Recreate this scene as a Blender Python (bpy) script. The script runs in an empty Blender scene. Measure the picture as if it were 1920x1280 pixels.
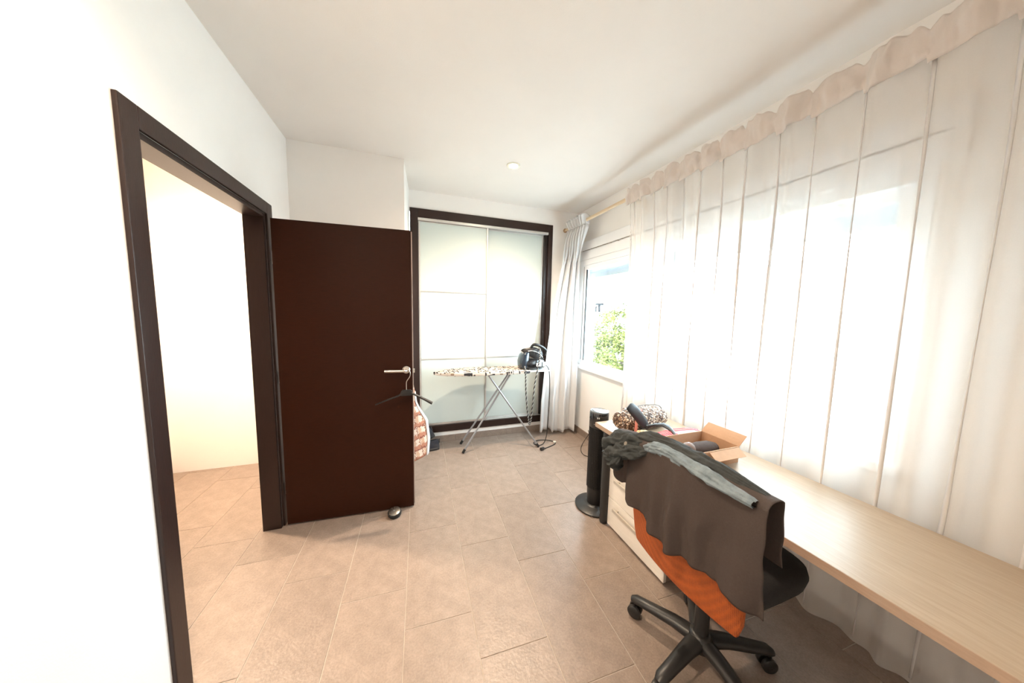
import bpy, bmesh, math, random
from mathutils import Vector, Matrix, noise
random.seed(4)
SC = bpy.context.scene
COL = SC.collection
PI = math.pi
R_ = math.radians

# ---------------------------------------------------------------- camera
cd = bpy.data.cameras.new('camera'); cam = bpy.data.objects.new('camera', cd); COL.objects.link(cam)
cd.sensor_fit = 'HORIZONTAL'; cd.sensor_width = 36.0; cd.lens = 36.0 * 554.0 / 1920.0
cd.clip_start = 0.02; cd.clip_end = 300
def _n(v): return Vector(v).normalized()
_Y = _n((770-960, 580-640, 554)); _X = _n((2580-960, 620-640, 554)); _X = (_X - _Y*_X.dot(_Y)).normalized(); _Z = _X.cross(_Y)
right = Vector((_X[0], _Y[0], _Z[0])); down = Vector((_X[1], _Y[1], _Z[1])); fwd = Vector((_X[2], _Y[2], _Z[2]))
M = Matrix((right, -down, -fwd)).transposed().to_4x4(); M.translation = (0, 0, 1.45)
cam.matrix_world = M
SC.camera = cam

# ---------------------------------------------------------------- world, sun, exposure
w = bpy.data.worlds.new('sky'); SC.world = w; w.use_nodes = True
bg = w.node_tree.nodes['Background']; bg.inputs[0].default_value = (0.76, 0.89, 1.0, 1); bg.inputs[1].default_value = 7.8
sd = bpy.data.lights.new('sun', 'SUN'); sun = bpy.data.objects.new('sun', sd); COL.objects.link(sun)
sd.energy = 9.0; sd.angle = R_(0.5); sd.color = (1, 0.95, 0.86)
sun.rotation_euler = (R_(12), R_(-42), 0)            # from behind the flat, over its roof, onto the street
SC.view_settings.view_transform = 'Standard'; SC.view_settings.look = 'None'
SC.view_settings.gamma = 1.0; SC.view_settings.use_curve_mapping = False
SC.view_settings.exposure = 1.80
SC.cycles.use_denoising = True
SC.cycles.max_bounces = 12; SC.cycles.diffuse_bounces = 7; SC.cycles.transparent_max_bounces = 16; SC.cycles.transmission_bounces = 8
SC.cycles.caustics_reflective = False; SC.cycles.caustics_refractive = False
pd = bpy.data.lights.new('window_portal', 'AREA'); po = bpy.data.objects.new('window_portal', pd); COL.objects.link(po)
pd.shape = 'RECTANGLE'; pd.size = 1.26; pd.size_y = 2.52; pd.cycles.is_portal = True
po.location = (2.14, 1.86, 1.43); po.rotation_euler = (0, R_(90), 0)
WARM = (1.0, 0.79, 0.58)

# ---------------------------------------------------------------- materials
def mat(name, col, rough=0.6, metal=0.0, spec=0.5, noise_amt=0.0, noise_scale=20, bump=0.0, bump_scale=60, coat=0.0, stretch=None, col2=None, emit=0):
    m = bpy.data.materials.new(name); m.use_nodes = True
    nt = m.node_tree; b = nt.nodes['Principled BSDF']
    b.inputs['Base Color'].default_value = (*col, 1); b.inputs['Roughness'].default_value = rough
    b.inputs['Metallic'].default_value = metal; b.inputs['Specular IOR Level'].default_value = spec
    b.inputs['Coat Weight'].default_value = coat; b.inputs['Coat Roughness'].default_value = 0.05
    tc = nt.nodes.new('ShaderNodeTexCoord')
    mp = nt.nodes.new('ShaderNodeMapping'); nt.links.new(tc.outputs['Object'], mp.inputs[0])
    if stretch: mp.inputs['Scale'].default_value = stretch
    if noise_amt > 0 or col2:
        n = nt.nodes.new('ShaderNodeTexNoise'); n.inputs['Scale'].default_value = noise_scale; n.inputs['Detail'].default_value = 6
        n.inputs['Roughness'].default_value = 0.65
        nt.links.new(mp.outputs[0], n.inputs[0])
        r = nt.nodes.new('ShaderNodeValToRGB')
        r.color_ramp.elements[0].position = 0.3; r.color_ramp.elements[1].position = 0.7
        c2 = col2 or tuple(c * (1 - noise_amt) for c in col)
        r.color_ramp.elements[0].color = (*c2, 1); r.color_ramp.elements[1].color = (*[min(1, c * (1 + (0 if col2 else noise_amt))) for c in col], 1)
        nt.links.new(n.outputs[0], r.inputs[0]); nt.links.new(r.outputs[0], b.inputs['Base Color'])
    if bump > 0:
        n2 = nt.nodes.new('ShaderNodeTexNoise'); n2.inputs['Scale'].default_value = bump_scale; n2.inputs['Detail'].default_value = 4
        nt.links.new(mp.outputs[0], n2.inputs[0])
        bp = nt.nodes.new('ShaderNodeBump'); bp.inputs['Strength'].default_value = bump; bp.inputs['Distance'].default_value = 0.01
        nt.links.new(n2.outputs[0], bp.inputs['Height']); nt.links.new(bp.outputs[0], b.inputs['Normal'])
    return m
def emis(name, col, s):
    m = bpy.data.materials.new(name); m.use_nodes = True; b = m.node_tree.nodes['Principled BSDF']
    b.inputs['Base Color'].default_value = (*col, 1); b.inputs['Emission Color'].default_value = (*col, 1); b.inputs['Emission Strength'].default_value = s
    return m

PLASTER = mat('white_plaster', (0.85, 0.825, 0.80), 0.9, spec=0.2, noise_amt=0.015, noise_scale=3, bump=0.06, bump_scale=220)
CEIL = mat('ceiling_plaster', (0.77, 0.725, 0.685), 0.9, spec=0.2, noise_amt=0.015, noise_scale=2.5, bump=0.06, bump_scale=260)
GROUT = mat('grout', (0.50, 0.43, 0.37), 0.9, noise_amt=0.1, noise_scale=30)
WENGE = mat('wenge_veneer', (0.034, 0.0092, 0.0036), 0.45, spec=0.13, col2=(0.023, 0.0062, 0.0024), noise_scale=14, stretch=(1.2, 8, 22), bump=0.05, bump_scale=40)
WENGE_V = mat('wenge_frame', (0.026, 0.011, 0.008), 0.40, spec=0.4, col2=(0.018, 0.008, 0.006), noise_scale=14, stretch=(20, 8, 1.0), bump=0.05, bump_scale=40)
ALU = mat('aluminium', (0.66, 0.64, 0.62), 0.38, metal=0.85, noise_amt=0.03, noise_scale=60)
STEEL = mat('brushed_steel', (0.62, 0.58, 0.53), 0.32, metal=1.0, noise_amt=0.05, noise_scale=80)
LACQ = mat('white_lacquered_glass', (0.56, 0.61, 0.58), 0.07, spec=0.4, coat=0.15, noise_amt=0.006, noise_scale=1.5)
PVC = mat('white_pvc', (0.84, 0.84, 0.85), 0.35, noise_amt=0.01, noise_scale=5)
RUBBER = mat('black_rubber', (0.012, 0.012, 0.012), 0.7, noise_amt=0.1)
BLACK = mat('black_plastic', (0.014, 0.013, 0.013), 0.38, noise_amt=0.12, noise_scale=40, bump=0.04, bump_scale=300)
BLACKG = mat('black_gloss_plastic', (0.010, 0.011, 0.013), 0.12, coat=0.5, noise_amt=0.1)
GRAPH = mat('graphite_paint', (0.022, 0.021, 0.021), 0.42, spec=0.5, noise_amt=0.08, noise_scale=50)
OAK = mat('light_oak_laminate', (0.32, 0.23, 0.155), 0.34, spec=0.4, col2=(0.40, 0.30, 0.21), noise_scale=9, stretch=(14, 1, 1))
OAKEDGE = mat('oak_edge', (0.42, 0.30, 0.22), 0.5, noise_amt=0.08, noise_scale=12, stretch=(1, 2, 14))
CREAMWOOD = mat('cream_wood_laminate', (0.88, 0.83, 0.76), 0.4, col2=(0.82, 0.76, 0.68), noise_scale=10, stretch=(1, 1.2, 14))
RODWOOD = mat('pale_wood_rod', (0.62, 0.47, 0.31), 0.45, noise_amt=0.1, noise_scale=10, stretch=(20, 1, 20))
KNOBWOOD = mat('brown_wood_knob', (0.30, 0.18, 0.09), 0.4, noise_amt=0.15, noise_scale=20)

def tile_mat():
    m = mat('stone_look_tile', (0.262, 0.200, 0.163), 0.36, spec=0.5, noise_amt=0.17, noise_scale=13, bump=0.16, bump_scale=70)
    nt = m.node_tree; b = nt.nodes['Principled BSDF']
    old = b.inputs['Base Color'].links[0].from_socket
    tc = nt.nodes.new('ShaderNodeTexCoord')
    n = nt.nodes.new('ShaderNodeTexNoise'); n.inputs['Scale'].default_value = 120; n.inputs['Detail'].default_value = 8; n.inputs['Roughness'].default_value = 0.75
    nt.links.new(tc.outputs['Object'], n.inputs[0])
    oi = nt.nodes.new('ShaderNodeObjectInfo')
    ad = nt.nodes.new('ShaderNodeMath'); ad.operation = 'MULTIPLY_ADD'; ad.inputs[1].default_value = 0.10; ad.inputs[2].default_value = 0.42
    nt.links.new(oi.outputs['Random'], ad.inputs[0])
    a2 = nt.nodes.new('ShaderNodeMath'); a2.operation = 'MULTIPLY_ADD'; a2.inputs[1].default_value = 1.05
    nt.links.new(n.outputs[0], a2.inputs[0]); nt.links.new(ad.outputs[0], a2.inputs[2])
    mx = nt.nodes.new('ShaderNodeMix'); mx.data_type = 'RGBA'; mx.blend_type = 'MULTIPLY'; mx.inputs[0].default_value = 1
    nt.links.new(old, mx.inputs[6]); nt.links.new(a2.outputs[0], mx.inputs[7]); nt.links.new(mx.outputs[2], b.inputs['Base Color'])
    return m
TILE = tile_mat()

def glass_mat():
    m = bpy.data.materials.new('window_glass'); m.use_nodes = True; nt = m.node_tree; nt.nodes.clear()
    o = nt.nodes.new('ShaderNodeOutputMaterial'); t = nt.nodes.new('ShaderNodeBsdfTransparent'); g = nt.nodes.new('ShaderNodeBsdfGlossy')
    t.inputs[0].default_value = (0.93, 0.97, 0.96, 1); g.inputs['Roughness'].default_value = 0.02
    lw = nt.nodes.new('ShaderNodeLayerWeight'); pw = nt.nodes.new('ShaderNodeMath'); pw.operation = 'POWER'; pw.inputs[1].default_value = 4.0; nt.links.new(lw.outputs['Facing'], pw.inputs[0])
    f = nt.nodes.new('ShaderNodeMath'); f.operation = 'MULTIPLY_ADD'; f.inputs[1].default_value = 0.6; f.inputs[2].default_value = 0.03; nt.links.new(pw.outputs[0], f.inputs[0])
    mx = nt.nodes.new('ShaderNodeMixShader'); nt.links.new(f.outputs[0], mx.inputs[0]); nt.links.new(t.outputs[0], mx.inputs[1]); nt.links.new(g.outputs[0], mx.inputs[2])
    nt.links.new(mx.outputs[0], o.inputs[0]); return m
GLASS = glass_mat()

def cloth_mat(name, col, transl=0.4, transp=0.0, weave=350):
    m = bpy.data.materials.new(name); m.use_nodes = True; nt = m.node_tree; nt.nodes.clear()
    o = nt.nodes.new('ShaderNodeOutputMaterial'); d = nt.nodes.new('ShaderNodeBsdfDiffuse'); tl = nt.nodes.new('ShaderNodeBsdfTranslucent')
    tc = nt.nodes.new('ShaderNodeTexCoord'); n = nt.nodes.new('ShaderNodeTexNoise'); n.inputs['Scale'].default_value = weave
    nt.links.new(tc.outputs['Object'], n.inputs[0])
    r = nt.nodes.new('ShaderNodeValToRGB'); r.color_ramp.elements[0].color = (*[c * 0.94 for c in col], 1); r.color_ramp.elements[1].color = (*col, 1)
    nt.links.new(n.outputs[0], r.inputs[0]); nt.links.new(r.outputs[0], d.inputs[0]); nt.links.new(r.outputs[0], tl.inputs[0])
    mx = nt.nodes.new('ShaderNodeMixShader'); mx.inputs[0].default_value = transl
    nt.links.new(d.outputs[0], mx.inputs[1]); nt.links.new(tl.outputs[0], mx.inputs[2])
    last = mx
    if transp > 0:
        tp = nt.nodes.new('ShaderNodeBsdfTransparent'); m2 = nt.nodes.new('ShaderNodeMixShader')
        lw = nt.nodes.new('ShaderNodeLayerWeight'); lw.inputs[0].default_value = 0.25     # threads close up when seen edge-on
        mr = nt.nodes.new('ShaderNodeMapRange'); mr.inputs['To Min'].default_value = transp; mr.inputs['To Max'].default_value = transp * 0.35
        nt.links.new(lw.outputs['Facing'], mr.inputs['Value']); nt.links.new(mr.outputs[0], m2.inputs[0])
        nt.links.new(mx.outputs[0], m2.inputs[1]); nt.links.new(tp.outputs[0], m2.inputs[2]); last = m2
    nt.links.new(last.outputs[0], o.inputs[0]); return m
LINEN = cloth_mat('white_curtain_cloth', (0.88, 0.88, 0.885), 0.35)
SHEER = cloth_mat('sheer_voile', (0.80, 0.77, 0.74), 0.35, 0.46)

# ---------------------------------------------------------------- helpers
def link(o, parent=None):
    COL.objects.link(o)
    if parent is not None: o.parent = parent
    return o
def meshobj(name, verts, faces, m, parent=None, smooth=False, mats=None, fm=None, loc=None):
    me = bpy.data.meshes.new(name); me.from_pydata([tuple(v) for v in verts], [], faces)
    for x in (mats or [m]): me.materials.append(x)
    if fm:
        for p, i in zip(me.polygons, fm): p.material_index = i
    if smooth:
        for p in me.polygons: p.use_smooth = True
    me.update()
    o = bpy.data.objects.new(name, me); link(o, parent)
    if loc: o.location = loc
    return o
class MB:
    """collects simple shapes into ONE mesh"""
    def __init__(s): s.v = []; s.f = []
    def add(s, v, f):
        k = len(s.v); s.v += [Vector(p) for p in v]; s.f += [[i + k for i in q] for q in f]; return s
    def box(s, x0, x1, y0, y1, z0, z1, bev=0.0, mtx=None):
        if bev <= 0:
            v = [(x, y, z) for z in (z0, z1) for y in (y0, y1) for x in (x0, x1)]
            f = [(0, 2, 3, 1), (4, 5, 7, 6), (0, 1, 5, 4), (2, 6, 7, 3), (0, 4, 6, 2), (1, 3, 7, 5)]
        else:
            bm = bmesh.new(); bmesh.ops.create_cube(bm, size=1)
            for q in bm.verts: q.co = Vector(((x0+x1)/2 + q.co.x*(x1-x0), (y0+y1)/2 + q.co.y*(y1-y0), (z0+z1)/2 + q.co.z*(z1-z0)))
            bmesh.ops.bevel(bm, geom=bm.edges[:], offset=bev, segments=2, profile=0.6, affect='EDGES')
            bm.verts.ensure_lookup_table(); v = [q.co.copy() for q in bm.verts]; f = [[q.index for q in p.verts] for p in bm.faces]; bm.free()
        if mtx is not None: v = [mtx @ Vector(p) for p in v]
        return s.add(v, f)
    def tube(s, pts, r, n=10, cap=True, sy=1.0):
        pts = [Vector(p) for p in pts]; rs = r if isinstance(r, (list, tuple)) else [r]*len(pts)
        v = []; f = []; up = None
        for i, p in enumerate(pts):
            t = (pts[min(i+1, len(pts)-1)] - pts[max(i-1, 0)]).normalized()
            if up is None:
                up = Vector((0, 0, 1)) if abs(t.z) < 0.9 else Vector((1, 0, 0))
            a = t.cross(up).normalized(); up = a.cross(t).normalized()
            for k in range(n):
                an = 2*PI*k/n; v.append(p + rs[i]*(math.cos(an)*a + sy*math.sin(an)*up))
        for i in range(len(pts)-1):
            for k in range(n):
                f.append((i*n+k, i*n+(k+1) % n, (i+1)*n+(k+1) % n, (i+1)*n+k))
        if cap: f.append(tuple(range(n))[::-1]); f.append(tuple((len(pts)-1)*n+k for k in range(n)))
        return s.add(v, f)
    def lathe(s, prof, c=(0, 0, 0), n=32, sx=1, sy=1, mtx=None):
        v = []; f = []
        for r, z in prof:
            for k in range(n):
                a = 2*PI*k/n; v.append(Vector((c[0]+sx*r*math.cos(a), c[1]+sy*r*math.sin(a), c[2]+z)))
        for i in range(len(prof)-1):
            for k in range(n): f.append((i*n+k, i*n+(k+1) % n, (i+1)*n+(k+1) % n, (i+1)*n+k))
        f.append(tuple(range(n))[::-1]); f.append(tuple((len(prof)-1)*n+k for k in range(n)))
        if mtx is not None: v = [mtx @ p for p in v]
        return s.add(v, f)
    def prism(s, poly, z0, z1, mtx=None):
        n = len(poly); v = [Vector((x, y, z0)) for x, y in poly] + [Vector((x, y, z1)) for x, y in poly]
        f = [tuple(range(n))[::-1], tuple(range(n, 2*n))] + [(i, (i+1) % n, n+(i+1) % n, n+i) for i in range(n)]
        if mtx is not None: v = [mtx @ p for p in v]
        return s.add(v, f)
    def build(s, name, m, parent=None, smooth=False, auto=None):
        o = meshobj(name, s.v, s.f, m, parent, smooth)
        bm = bmesh.new(); bm.from_mesh(o.data); bmesh.ops.recalc_face_normals(bm, faces=bm.faces[:]); bm.to_mesh(o.data); bm.free()
        if auto:
            for p in o.data.polygons: p.use_smooth = True
            o.data.set_sharp_from_angle(angle=R_(auto))
        return o
def grid(fn, nu, nv, wrap=False):
    v = []; f = []
    for j in range(nv+1):
        for i in range(nu + (0 if wrap else 1)): v.append(Vector(fn(i/nu, j/nv)))
    W = nu if wrap else nu+1
    for j in range(nv):
        for i in range(nu):
            a = j*W+i; b = j*W+(i+1) % W; f.append((a, b, b+W, a+W))
    return v, f
def solid(o, t, off=0):
    md = o.modifiers.new('thickness', 'SOLIDIFY'); md.thickness = t; md.offset = off; return o
def thing(name, label, cat, loc=(0, 0, 0), rz=0, group=None):
    o = bpy.data.objects.new(name, None); o.empty_display_size = 0.05; link(o); o.location = loc; o.rotation_euler = (0, 0, rz)
    return tag(o, label, cat, group)
def tag(o, label, cat, group=None):
    o['label'] = label; o['category'] = cat
    if group: o['group'] = group
    return o
def struct(o, label=None):
    o['kind'] = 'structure'
    if label: o['label'] = label
    return o
def interp(tab, z):
    tab = sorted(tab)
    if z <= tab[0][0]: return tab[0][1]
    for (a, b), (c, d) in zip(tab, tab[1:]):
        if z <= c: return b + (d-b)*(z-a)/(c-a)
    return tab[-1][1]
def spline(pts, n=8):
    P = [Vector(p) for p in pts]; out = []
    for i in range(len(P)-1):
        a = P[max(i-1, 0)]; b = P[i]; c = P[i+1]; d = P[min(i+2, len(P)-1)]
        for k in range(n):
            t = k/n; out.append(0.5*((2*b) + (c-a)*t + (2*a-5*b+4*c-d)*t*t + (3*b-a-3*c+d)*t**3))
    out.append(P[-1]); return out
def nz(x, y=0, z=0): return noise.noise(Vector((x, y, z)))

CH = 2.63          # ceiling height
XR = 1.92          # window wall
XL = -0.82         # wall with the doorway
YB = 3.225         # wardrobe wall
YF = -1.0          # wall behind the camera
XH = -2.0          # far wall of the hall

# ================================================================ STRUCTURE
# floor: slab of grout with every tile laid on it
fl = struct(MB().box(XH-0.1, XR+0.1, YF-0.1, YB+0.1, -0.15, -0.0025).build('floor', GROUT), 'grey-brown stone-look tiled floor')
def clip(poly, x0, x1, y0, y1):
    for ax, lim, sg in ((0, x0, 1), (0, x1, -1), (1, y0, 1), (1, y1, -1)):
        out = []
        for i in range(len(poly)):
            a, b = poly[i], poly[(i+1) % len(poly)]
            ia = (a[ax]-lim)*sg >= 0; ib = (b[ax]-lim)*sg >= 0
            if ia: out.append(a)
            if ia != ib:
                t = (lim-a[ax])/(b[ax]-a[ax]); out.append((a[0]+t*(b[0]-a[0]), a[1]+t*(b[1]-a[1])))
        poly = out
        if not poly: return []
    return poly
TW, TL, G = 0.3075, 0.62, 0.0016
ROT = R_(1.5); c0, s0 = math.cos(ROT), math.sin(ROT); PX, PY = 0.55, 1.25
def t2w(x, y): x -= PX; y -= PY; return (PX + c0*x + s0*y, PY - s0*x + c0*y)
OFF = (0.03, 0.444, 0.245)
full = None
for k in range(-9, 7):
    xa = 0.264 + TW*k
    for j in range(-5, 8):
        ya = OFF[k % 3] + TL*j
        x0, x1, y0, y1 = xa-TW+G, xa-G, ya+G, ya+TL-G
        q = [t2w(x0, y0), t2w(x1, y0), t2w(x1, y1), t2w(x0, y1)]
        p = clip(q, XH, XR, YF, YB)
        if len(p) < 3: continue
        cx = sum(a for a, b in p)/len(p); cy = sum(b for a, b in p)/len(p)
        if abs(sum(p[i][0]*p[(i+1) % len(p)][1]-p[(i+1) % len(p)][0]*p[i][1] for i in range(len(p))))/2 < 0.002: continue
        whole = len(p) == 4 and all(abs(p[i][0]-q[i][0])+abs(p[i][1]-q[i][1]) < 1e-6 for i in range(4))
        if whole and full is not None:
            o = bpy.data.objects.new('tile', full); link(o, fl); o.location = (cx, cy, 0); continue
        n = len(p); e = 0.0016
        top = [(x-cx, y-cy) for x, y in p]
        ins = [(x*(1-e/max(0.05, math.hypot(x, y))), y*(1-e/max(0.05, math.hypot(x, y)))) for x, y in top]
        v = [(x, y, -0.0025) for x, y in top] + [(x, y, -0.0008) for x, y in top] + [(x, y, 0) for x, y in ins]
        f = [(i, (i+1) % n, n+(i+1) % n, n+i) for i in range(n)] + [(n+i, n+(i+1) % n, 2*n+(i+1) % n, 2*n+i) for i in range(n)] + [tuple(range(2*n, 3*n))]
        o = meshobj('tile', v, f, TILE, fl, loc=(cx, cy, 0))
        if whole: full = o.data
struct(MB().box(XH-0.1, XR+0.3, YF-0.1, YB+0.7, CH, CH+0.2).build('ceiling', CEIL), 'plain white plaster ceiling')
WX0, WX1, WZ0, WZ1 = 0.0, 1.58, 0.115, 2.46
wb = MB(); wb.box(-0.9, 0.0, YB, YB+0.12, 0, CH); wb.box(WX1, XR, YB, YB+0.12, 0, CH); wb.box(0.0, WX1, YB, YB+0.12, 0, WZ0); wb.box(0.0, WX1, YB, YB+0.12, WZ1, CH)
struct(wb.build('wall_back', PLASTER), 'white wall around the fitted wardrobe')
WY0, WY1, WS, WT = 0.60, 3.12, 0.80, 2.06
wr = MB(); wr.box(XR, XR+0.22, YF, WY0, 0, CH); wr.box(XR, XR+0.22, WY1, YB+0.12, 0, CH); wr.box(XR, XR+0.22, WY0, WY1, 0, WS); wr.box(XR, XR+0.22, WY0, WY1, WT, CH)
struct(wr.build('wall_right', PLASTER), 'white wall with the wide window')
DY0, DY1, DH = 1.33, 2.215, 2.0
wl = MB(); wl.box(XL-0.1, XL, YF, DY0, 0, CH); wl.box(XL-0.1, XL, DY1, YB, 0, CH); wl.box(XL-0.1, XL, DY0, DY1, DH, CH)
struct(wl.build('wall_left', PLASTER), 'white wall with the doorway')
struct(MB().prism([(XL, 2.62), (-0.038, 2.62), (-0.004, YB), (XL, YB)], 0, CH).build('wall_alcove', PLASTER), 'white boxed-out wall behind the open door')
struct(MB().box(XH-0.1, XR+0.22, YF-0.1, YF, 0, CH).build('wall_front', PLASTER))
struct(MB().box(XH-0.1, XH, YF, YB, 0, CH).build('wall_hall', PLASTER))
struct(MB().box(XH, XL-0.1, YB, YB+0.1, 0, CH).build('wall_hall_end', PLASTER))
# tiled baseboards
def baseboard(name, along, a0, a1, fixed, side, h=0.072, t=0.011, first=0.37):
    r = bpy.data.objects.new(name, None); link(r); struct(r)
    a = a0
    ln = first
    while a < a1 - 0.01:
        b = min(a+ln, a1); ln = 0.6
        lo, hi = (fixed-t, fixed) if side < 0 else (fixed, fixed+t)
        mb = MB()
        if along == 'x': mb.box(a+0.001, b-0.001, lo, hi, 0, h, 0.0015)
        else: mb.box(lo, hi, a+0.001, b-0.001, 0, h, 0.0015)
        mb.build('tile', TILE, r); a = b
    return r
baseboard('baseboard_back', 'x', 0.0, XR-0.012, YB, -1, first=0.455)
baseboard('baseboard_right', 'y', YF, YB-0.012, XR, -1, first=0.45)
baseboard('baseboard_left', 'y', YF+0.02, DY0-0.075, XL, 1)
baseboard('baseboard_alcove', 'x', XL, -0.04, 2.62, -1)
baseboard('baseboard_hall', 'y', YF, YB, XH, 1)
# dark casing of the doorway
cs = MB(); cs.box(XL, XL+0.014, DY1, DY1+0.07, 0, DH+0.07, 0.003); struct(cs.build('trim_1', WENGE_V), 'dark brown door casing, hinge side')
cs = MB(); cs.box(XL, XL+0.014, DY0-0.07, DY0, 0, DH+0.07, 0.003); struct(cs.build('trim_2', WENGE_V), 'dark brown door casing, latch side')
cs = MB(); cs.box(XL, XL+0.014, DY0, DY1, DH, DH+0.07, 0.003); struct(cs.build('trim_3', WENGE_V), 'dark brown door casing over the doorway')
cs = MB(); cs.box(XL-0.1, XL, DY1-0.022, DY1, 0, DH, 0); cs.box(XL-0.1, XL, DY0, DY0+0.022, 0, DH, 0); cs.box(XL-0.1, XL, DY0+0.022, DY1-0.022, DH-0.022, DH, 0)
struct(cs.build('trim_4', WENGE_V), 'dark brown lining of the doorway')

# window
win = bpy.data.objects.new('window_1', None); link(win); struct(win, 'wide white sliding window')
f = MB(); fx0, fx1 = XR-0.004, XR+0.09
f.box(fx0, fx1, WY0, WY0+0.055, 0.84, WT, 0.004); f.box(fx0, fx1, WY1-0.055, WY1, 0.84, WT, 0.004); f.box(fx0, fx1, WY0+0.055, WY1-0.055, 2.0, WT, 0.004); f.box(fx0, fx1, WY0+0.055, WY1-0.055, 0.84, 0.868, 0.004)
f.build('frame', PVC, win)
MB().box(XR-0.028, XR+0.22, WY0-0.02, WY1+0.02, 0.795, 0.84, 0.006).build('sill', PVC, win)
def sash(y0, y1, x):
    z0, z1, wd = 0.868, 2.0, 0.05
    m = MB(); m.box(x, x+0.035, y0, y0+wd, z0, z1, 0.004); m.box(x, x+0.035, y1-wd, y1, z0, z1, 0.004); m.box(x, x+0.035, y0+wd, y1-wd, z1-wd, z1, 0.004); m.box(x, x+0.035, y0+wd, y1-wd, z0, z0+0.03, 0.004)
    s = m.build('sash', PVC, win)
    MB().box(x+0.015, x+0.021, y0+wd, y1-wd, z0+0.03, z1-wd).build('pane', GLASS, s)
    g = MB(); g.box(x-0.001, x+0.012, y1-wd-0.006, y1-wd+0.003, z0+0.03, z1-wd); g.build('gasket', RUBBER, s)
sash(1.84, 3.062, XR+0.008); sash(0.66, 1.90, XR+0.046)
mb = MB(); mb.box(XR+0.006, XR+0.014, 3.0635, 3.0645, 0.9, 1.99); mb.build('track_seal', RUBBER, win)
mb = MB(); mb.box(XR-0.006, XR+0.008, 3.022, 3.036, 1.42, 1.50, 0.003); mb.build('latch', ALU, win)
for k in range(2):
    MB().box(XR+0.10, XR+0.112, WY0+0.01, WY1-0.01, 1.862+0.062*k, 1.923+0.062*k, 0.004).build('shutter_slat', mat('grey_shutter_slat' + '_'*k, (0.55, 0.58, 0.66), 0.5), win)
sb = MB(); sb.box(XR-0.022, XR, WY0-0.06, YB-0.06, 2.165, 2.265, 0.006); struct(sb.build('trim_5', PVC), 'white cover board of the roller shutter box')
sb = MB(); sb.box(XR-0.014, XR, WY0-0.06, YB-0.06, 2.062, 2.160, 0.004); struct(sb.build('trim_6', PVC), 'lower white cover board of the roller shutter box')
# cracked joint between the two boards: a thin wavering seam of old sealant
v, fc = grid(lambda u, q: (XR-0.0225+0.006*q, 0.6+2.5*u, 2.1625 + (q-0.5)*0.006 + 0.007*nz(u*70) + 0.004*nz(u*24, 5)), 300, 1)
struct(solid(meshobj('trim_7', v, fc, mat('old_sealant', (0.30, 0.25, 0.20), 0.9, noise_amt=0.4, noise_scale=40)), 0.002), 'cracked brown sealant seam')

# open door leaf
door = bpy.data.objects.new('door_1', None); link(door); struct(door, 'dark wenge door leaf standing open')
door.location = (-0.79, 2.204, 0); door.rotation_euler = (0, 0, math.atan2(-0.041, 0.796))
MB().box(0, 0.797, 0, 0.030, 0.012, 1.977, 0.002).build('door_panel', WENGE, door)
MB().box(0.004, 0.8025, 0.030, 0.042, 0.012, 1.977, 0.001).build('edge_lipping', mat('pale_edge_lipping', (0.55, 0.40, 0.33), 0.4), door, )['label'] = 'pale edge of the door'
MB().box(0.797, 0.812, 0.010, 0.026, 1.005, 1.033, 0.002).build('latch_bolt', STEEL, door)
def lever(side):
    y = 0.0 if side < 0 else 0.042; s = side
    p = MB(); mt = Matrix.Translation((0.757, y, 1.030)) @ Matrix.Rotation(-s*PI/2, 4, 'X')
    p.lathe([(0.0265, 0), (0.0265, 0.006), (0.024, 0.009), (0.011, 0.010), (0.0095, 0.012)], n=32, mtx=mt)
    h = p.build('handle', STEEL, door, auto=35)
    q = MB(); q.tube(spline([(0.757, y+s*0.008, 1.030), (0.757, y+s*0.036, 1.030), (0.749, y+s*0.048, 1.030), (0.735, y+s*0.051, 1.030), (0.69, y+s*0.051, 1.0305), (0.622, y+s*0.051, 1.032)], 5), 0.0098, 14)
    q.build('lever', STEEL, h, auto=50)
lever(-1); lever(1)
for z in (0.25, 1.0, 1.75):
    MB().tube([(-0.008, 0.036, z-0.04), (-0.008, 0.036, z+0.04)], 0.007, 10).build('hinge', STEEL, door, auto=40)

# ================================================================ WARDROBE
wa = thing('wardrobe', 'fitted wardrobe with dark wenge frame and two white glass sliding doors', 'wardrobe', (0, 0, 0))
F0, F1 = YB-0.014, YB+0.10
def wpart(name, args, m): return MB().box(*args).build(name, m, wa)
wpart('side_frame', (0.002, 0.078, F0, F1, WZ0+0.002, WZ1-0.002, 0.003), WENGE_V)
wpart('side_frame', (1.525, WX1-0.002, F0, F1, WZ0+0.002, WZ1-0.002, 0.003), WENGE_V)
WENGE_H = mat('wenge_frame_level', (0.026, 0.011, 0.008), 0.40, spec=0.4, col2=(0.018, 0.008, 0.006), noise_scale=14, stretch=(1, 8, 20))
wpart('top_frame', (0.078, 1.525, F0, F1, 2.372, WZ1-0.002, 0.003), WENGE_H)
wpart('bottom_frame', (0.078, 1.525, F0, F1, WZ0+0.002, 0.192, 0.003), WENGE_H)
wpart('inner_jamb', (1.487, 1.525, YB+0.012, F1, 0.192, 2.345, 0.002), mat('near_black_jamb', (0.018, 0.012, 0.012), 0.4, noise_amt=0.1))
wpart('top_track', (0.078, 1.525, YB-0.010, F1, 2.345, 2.372, 0.002), ALU)['label'] = 'pale aluminium sliding track'
wpart('bottom_track', (0.078, 1.525, YB+0.004, F1, 0.192, 0.199, 0.001), ALU)
MB().box(0.01, 1.57, F1+0.02, YB+0.55, WZ0+0.002, WZ1-0.002).build('carcass', WENGE_V, wa)
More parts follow.
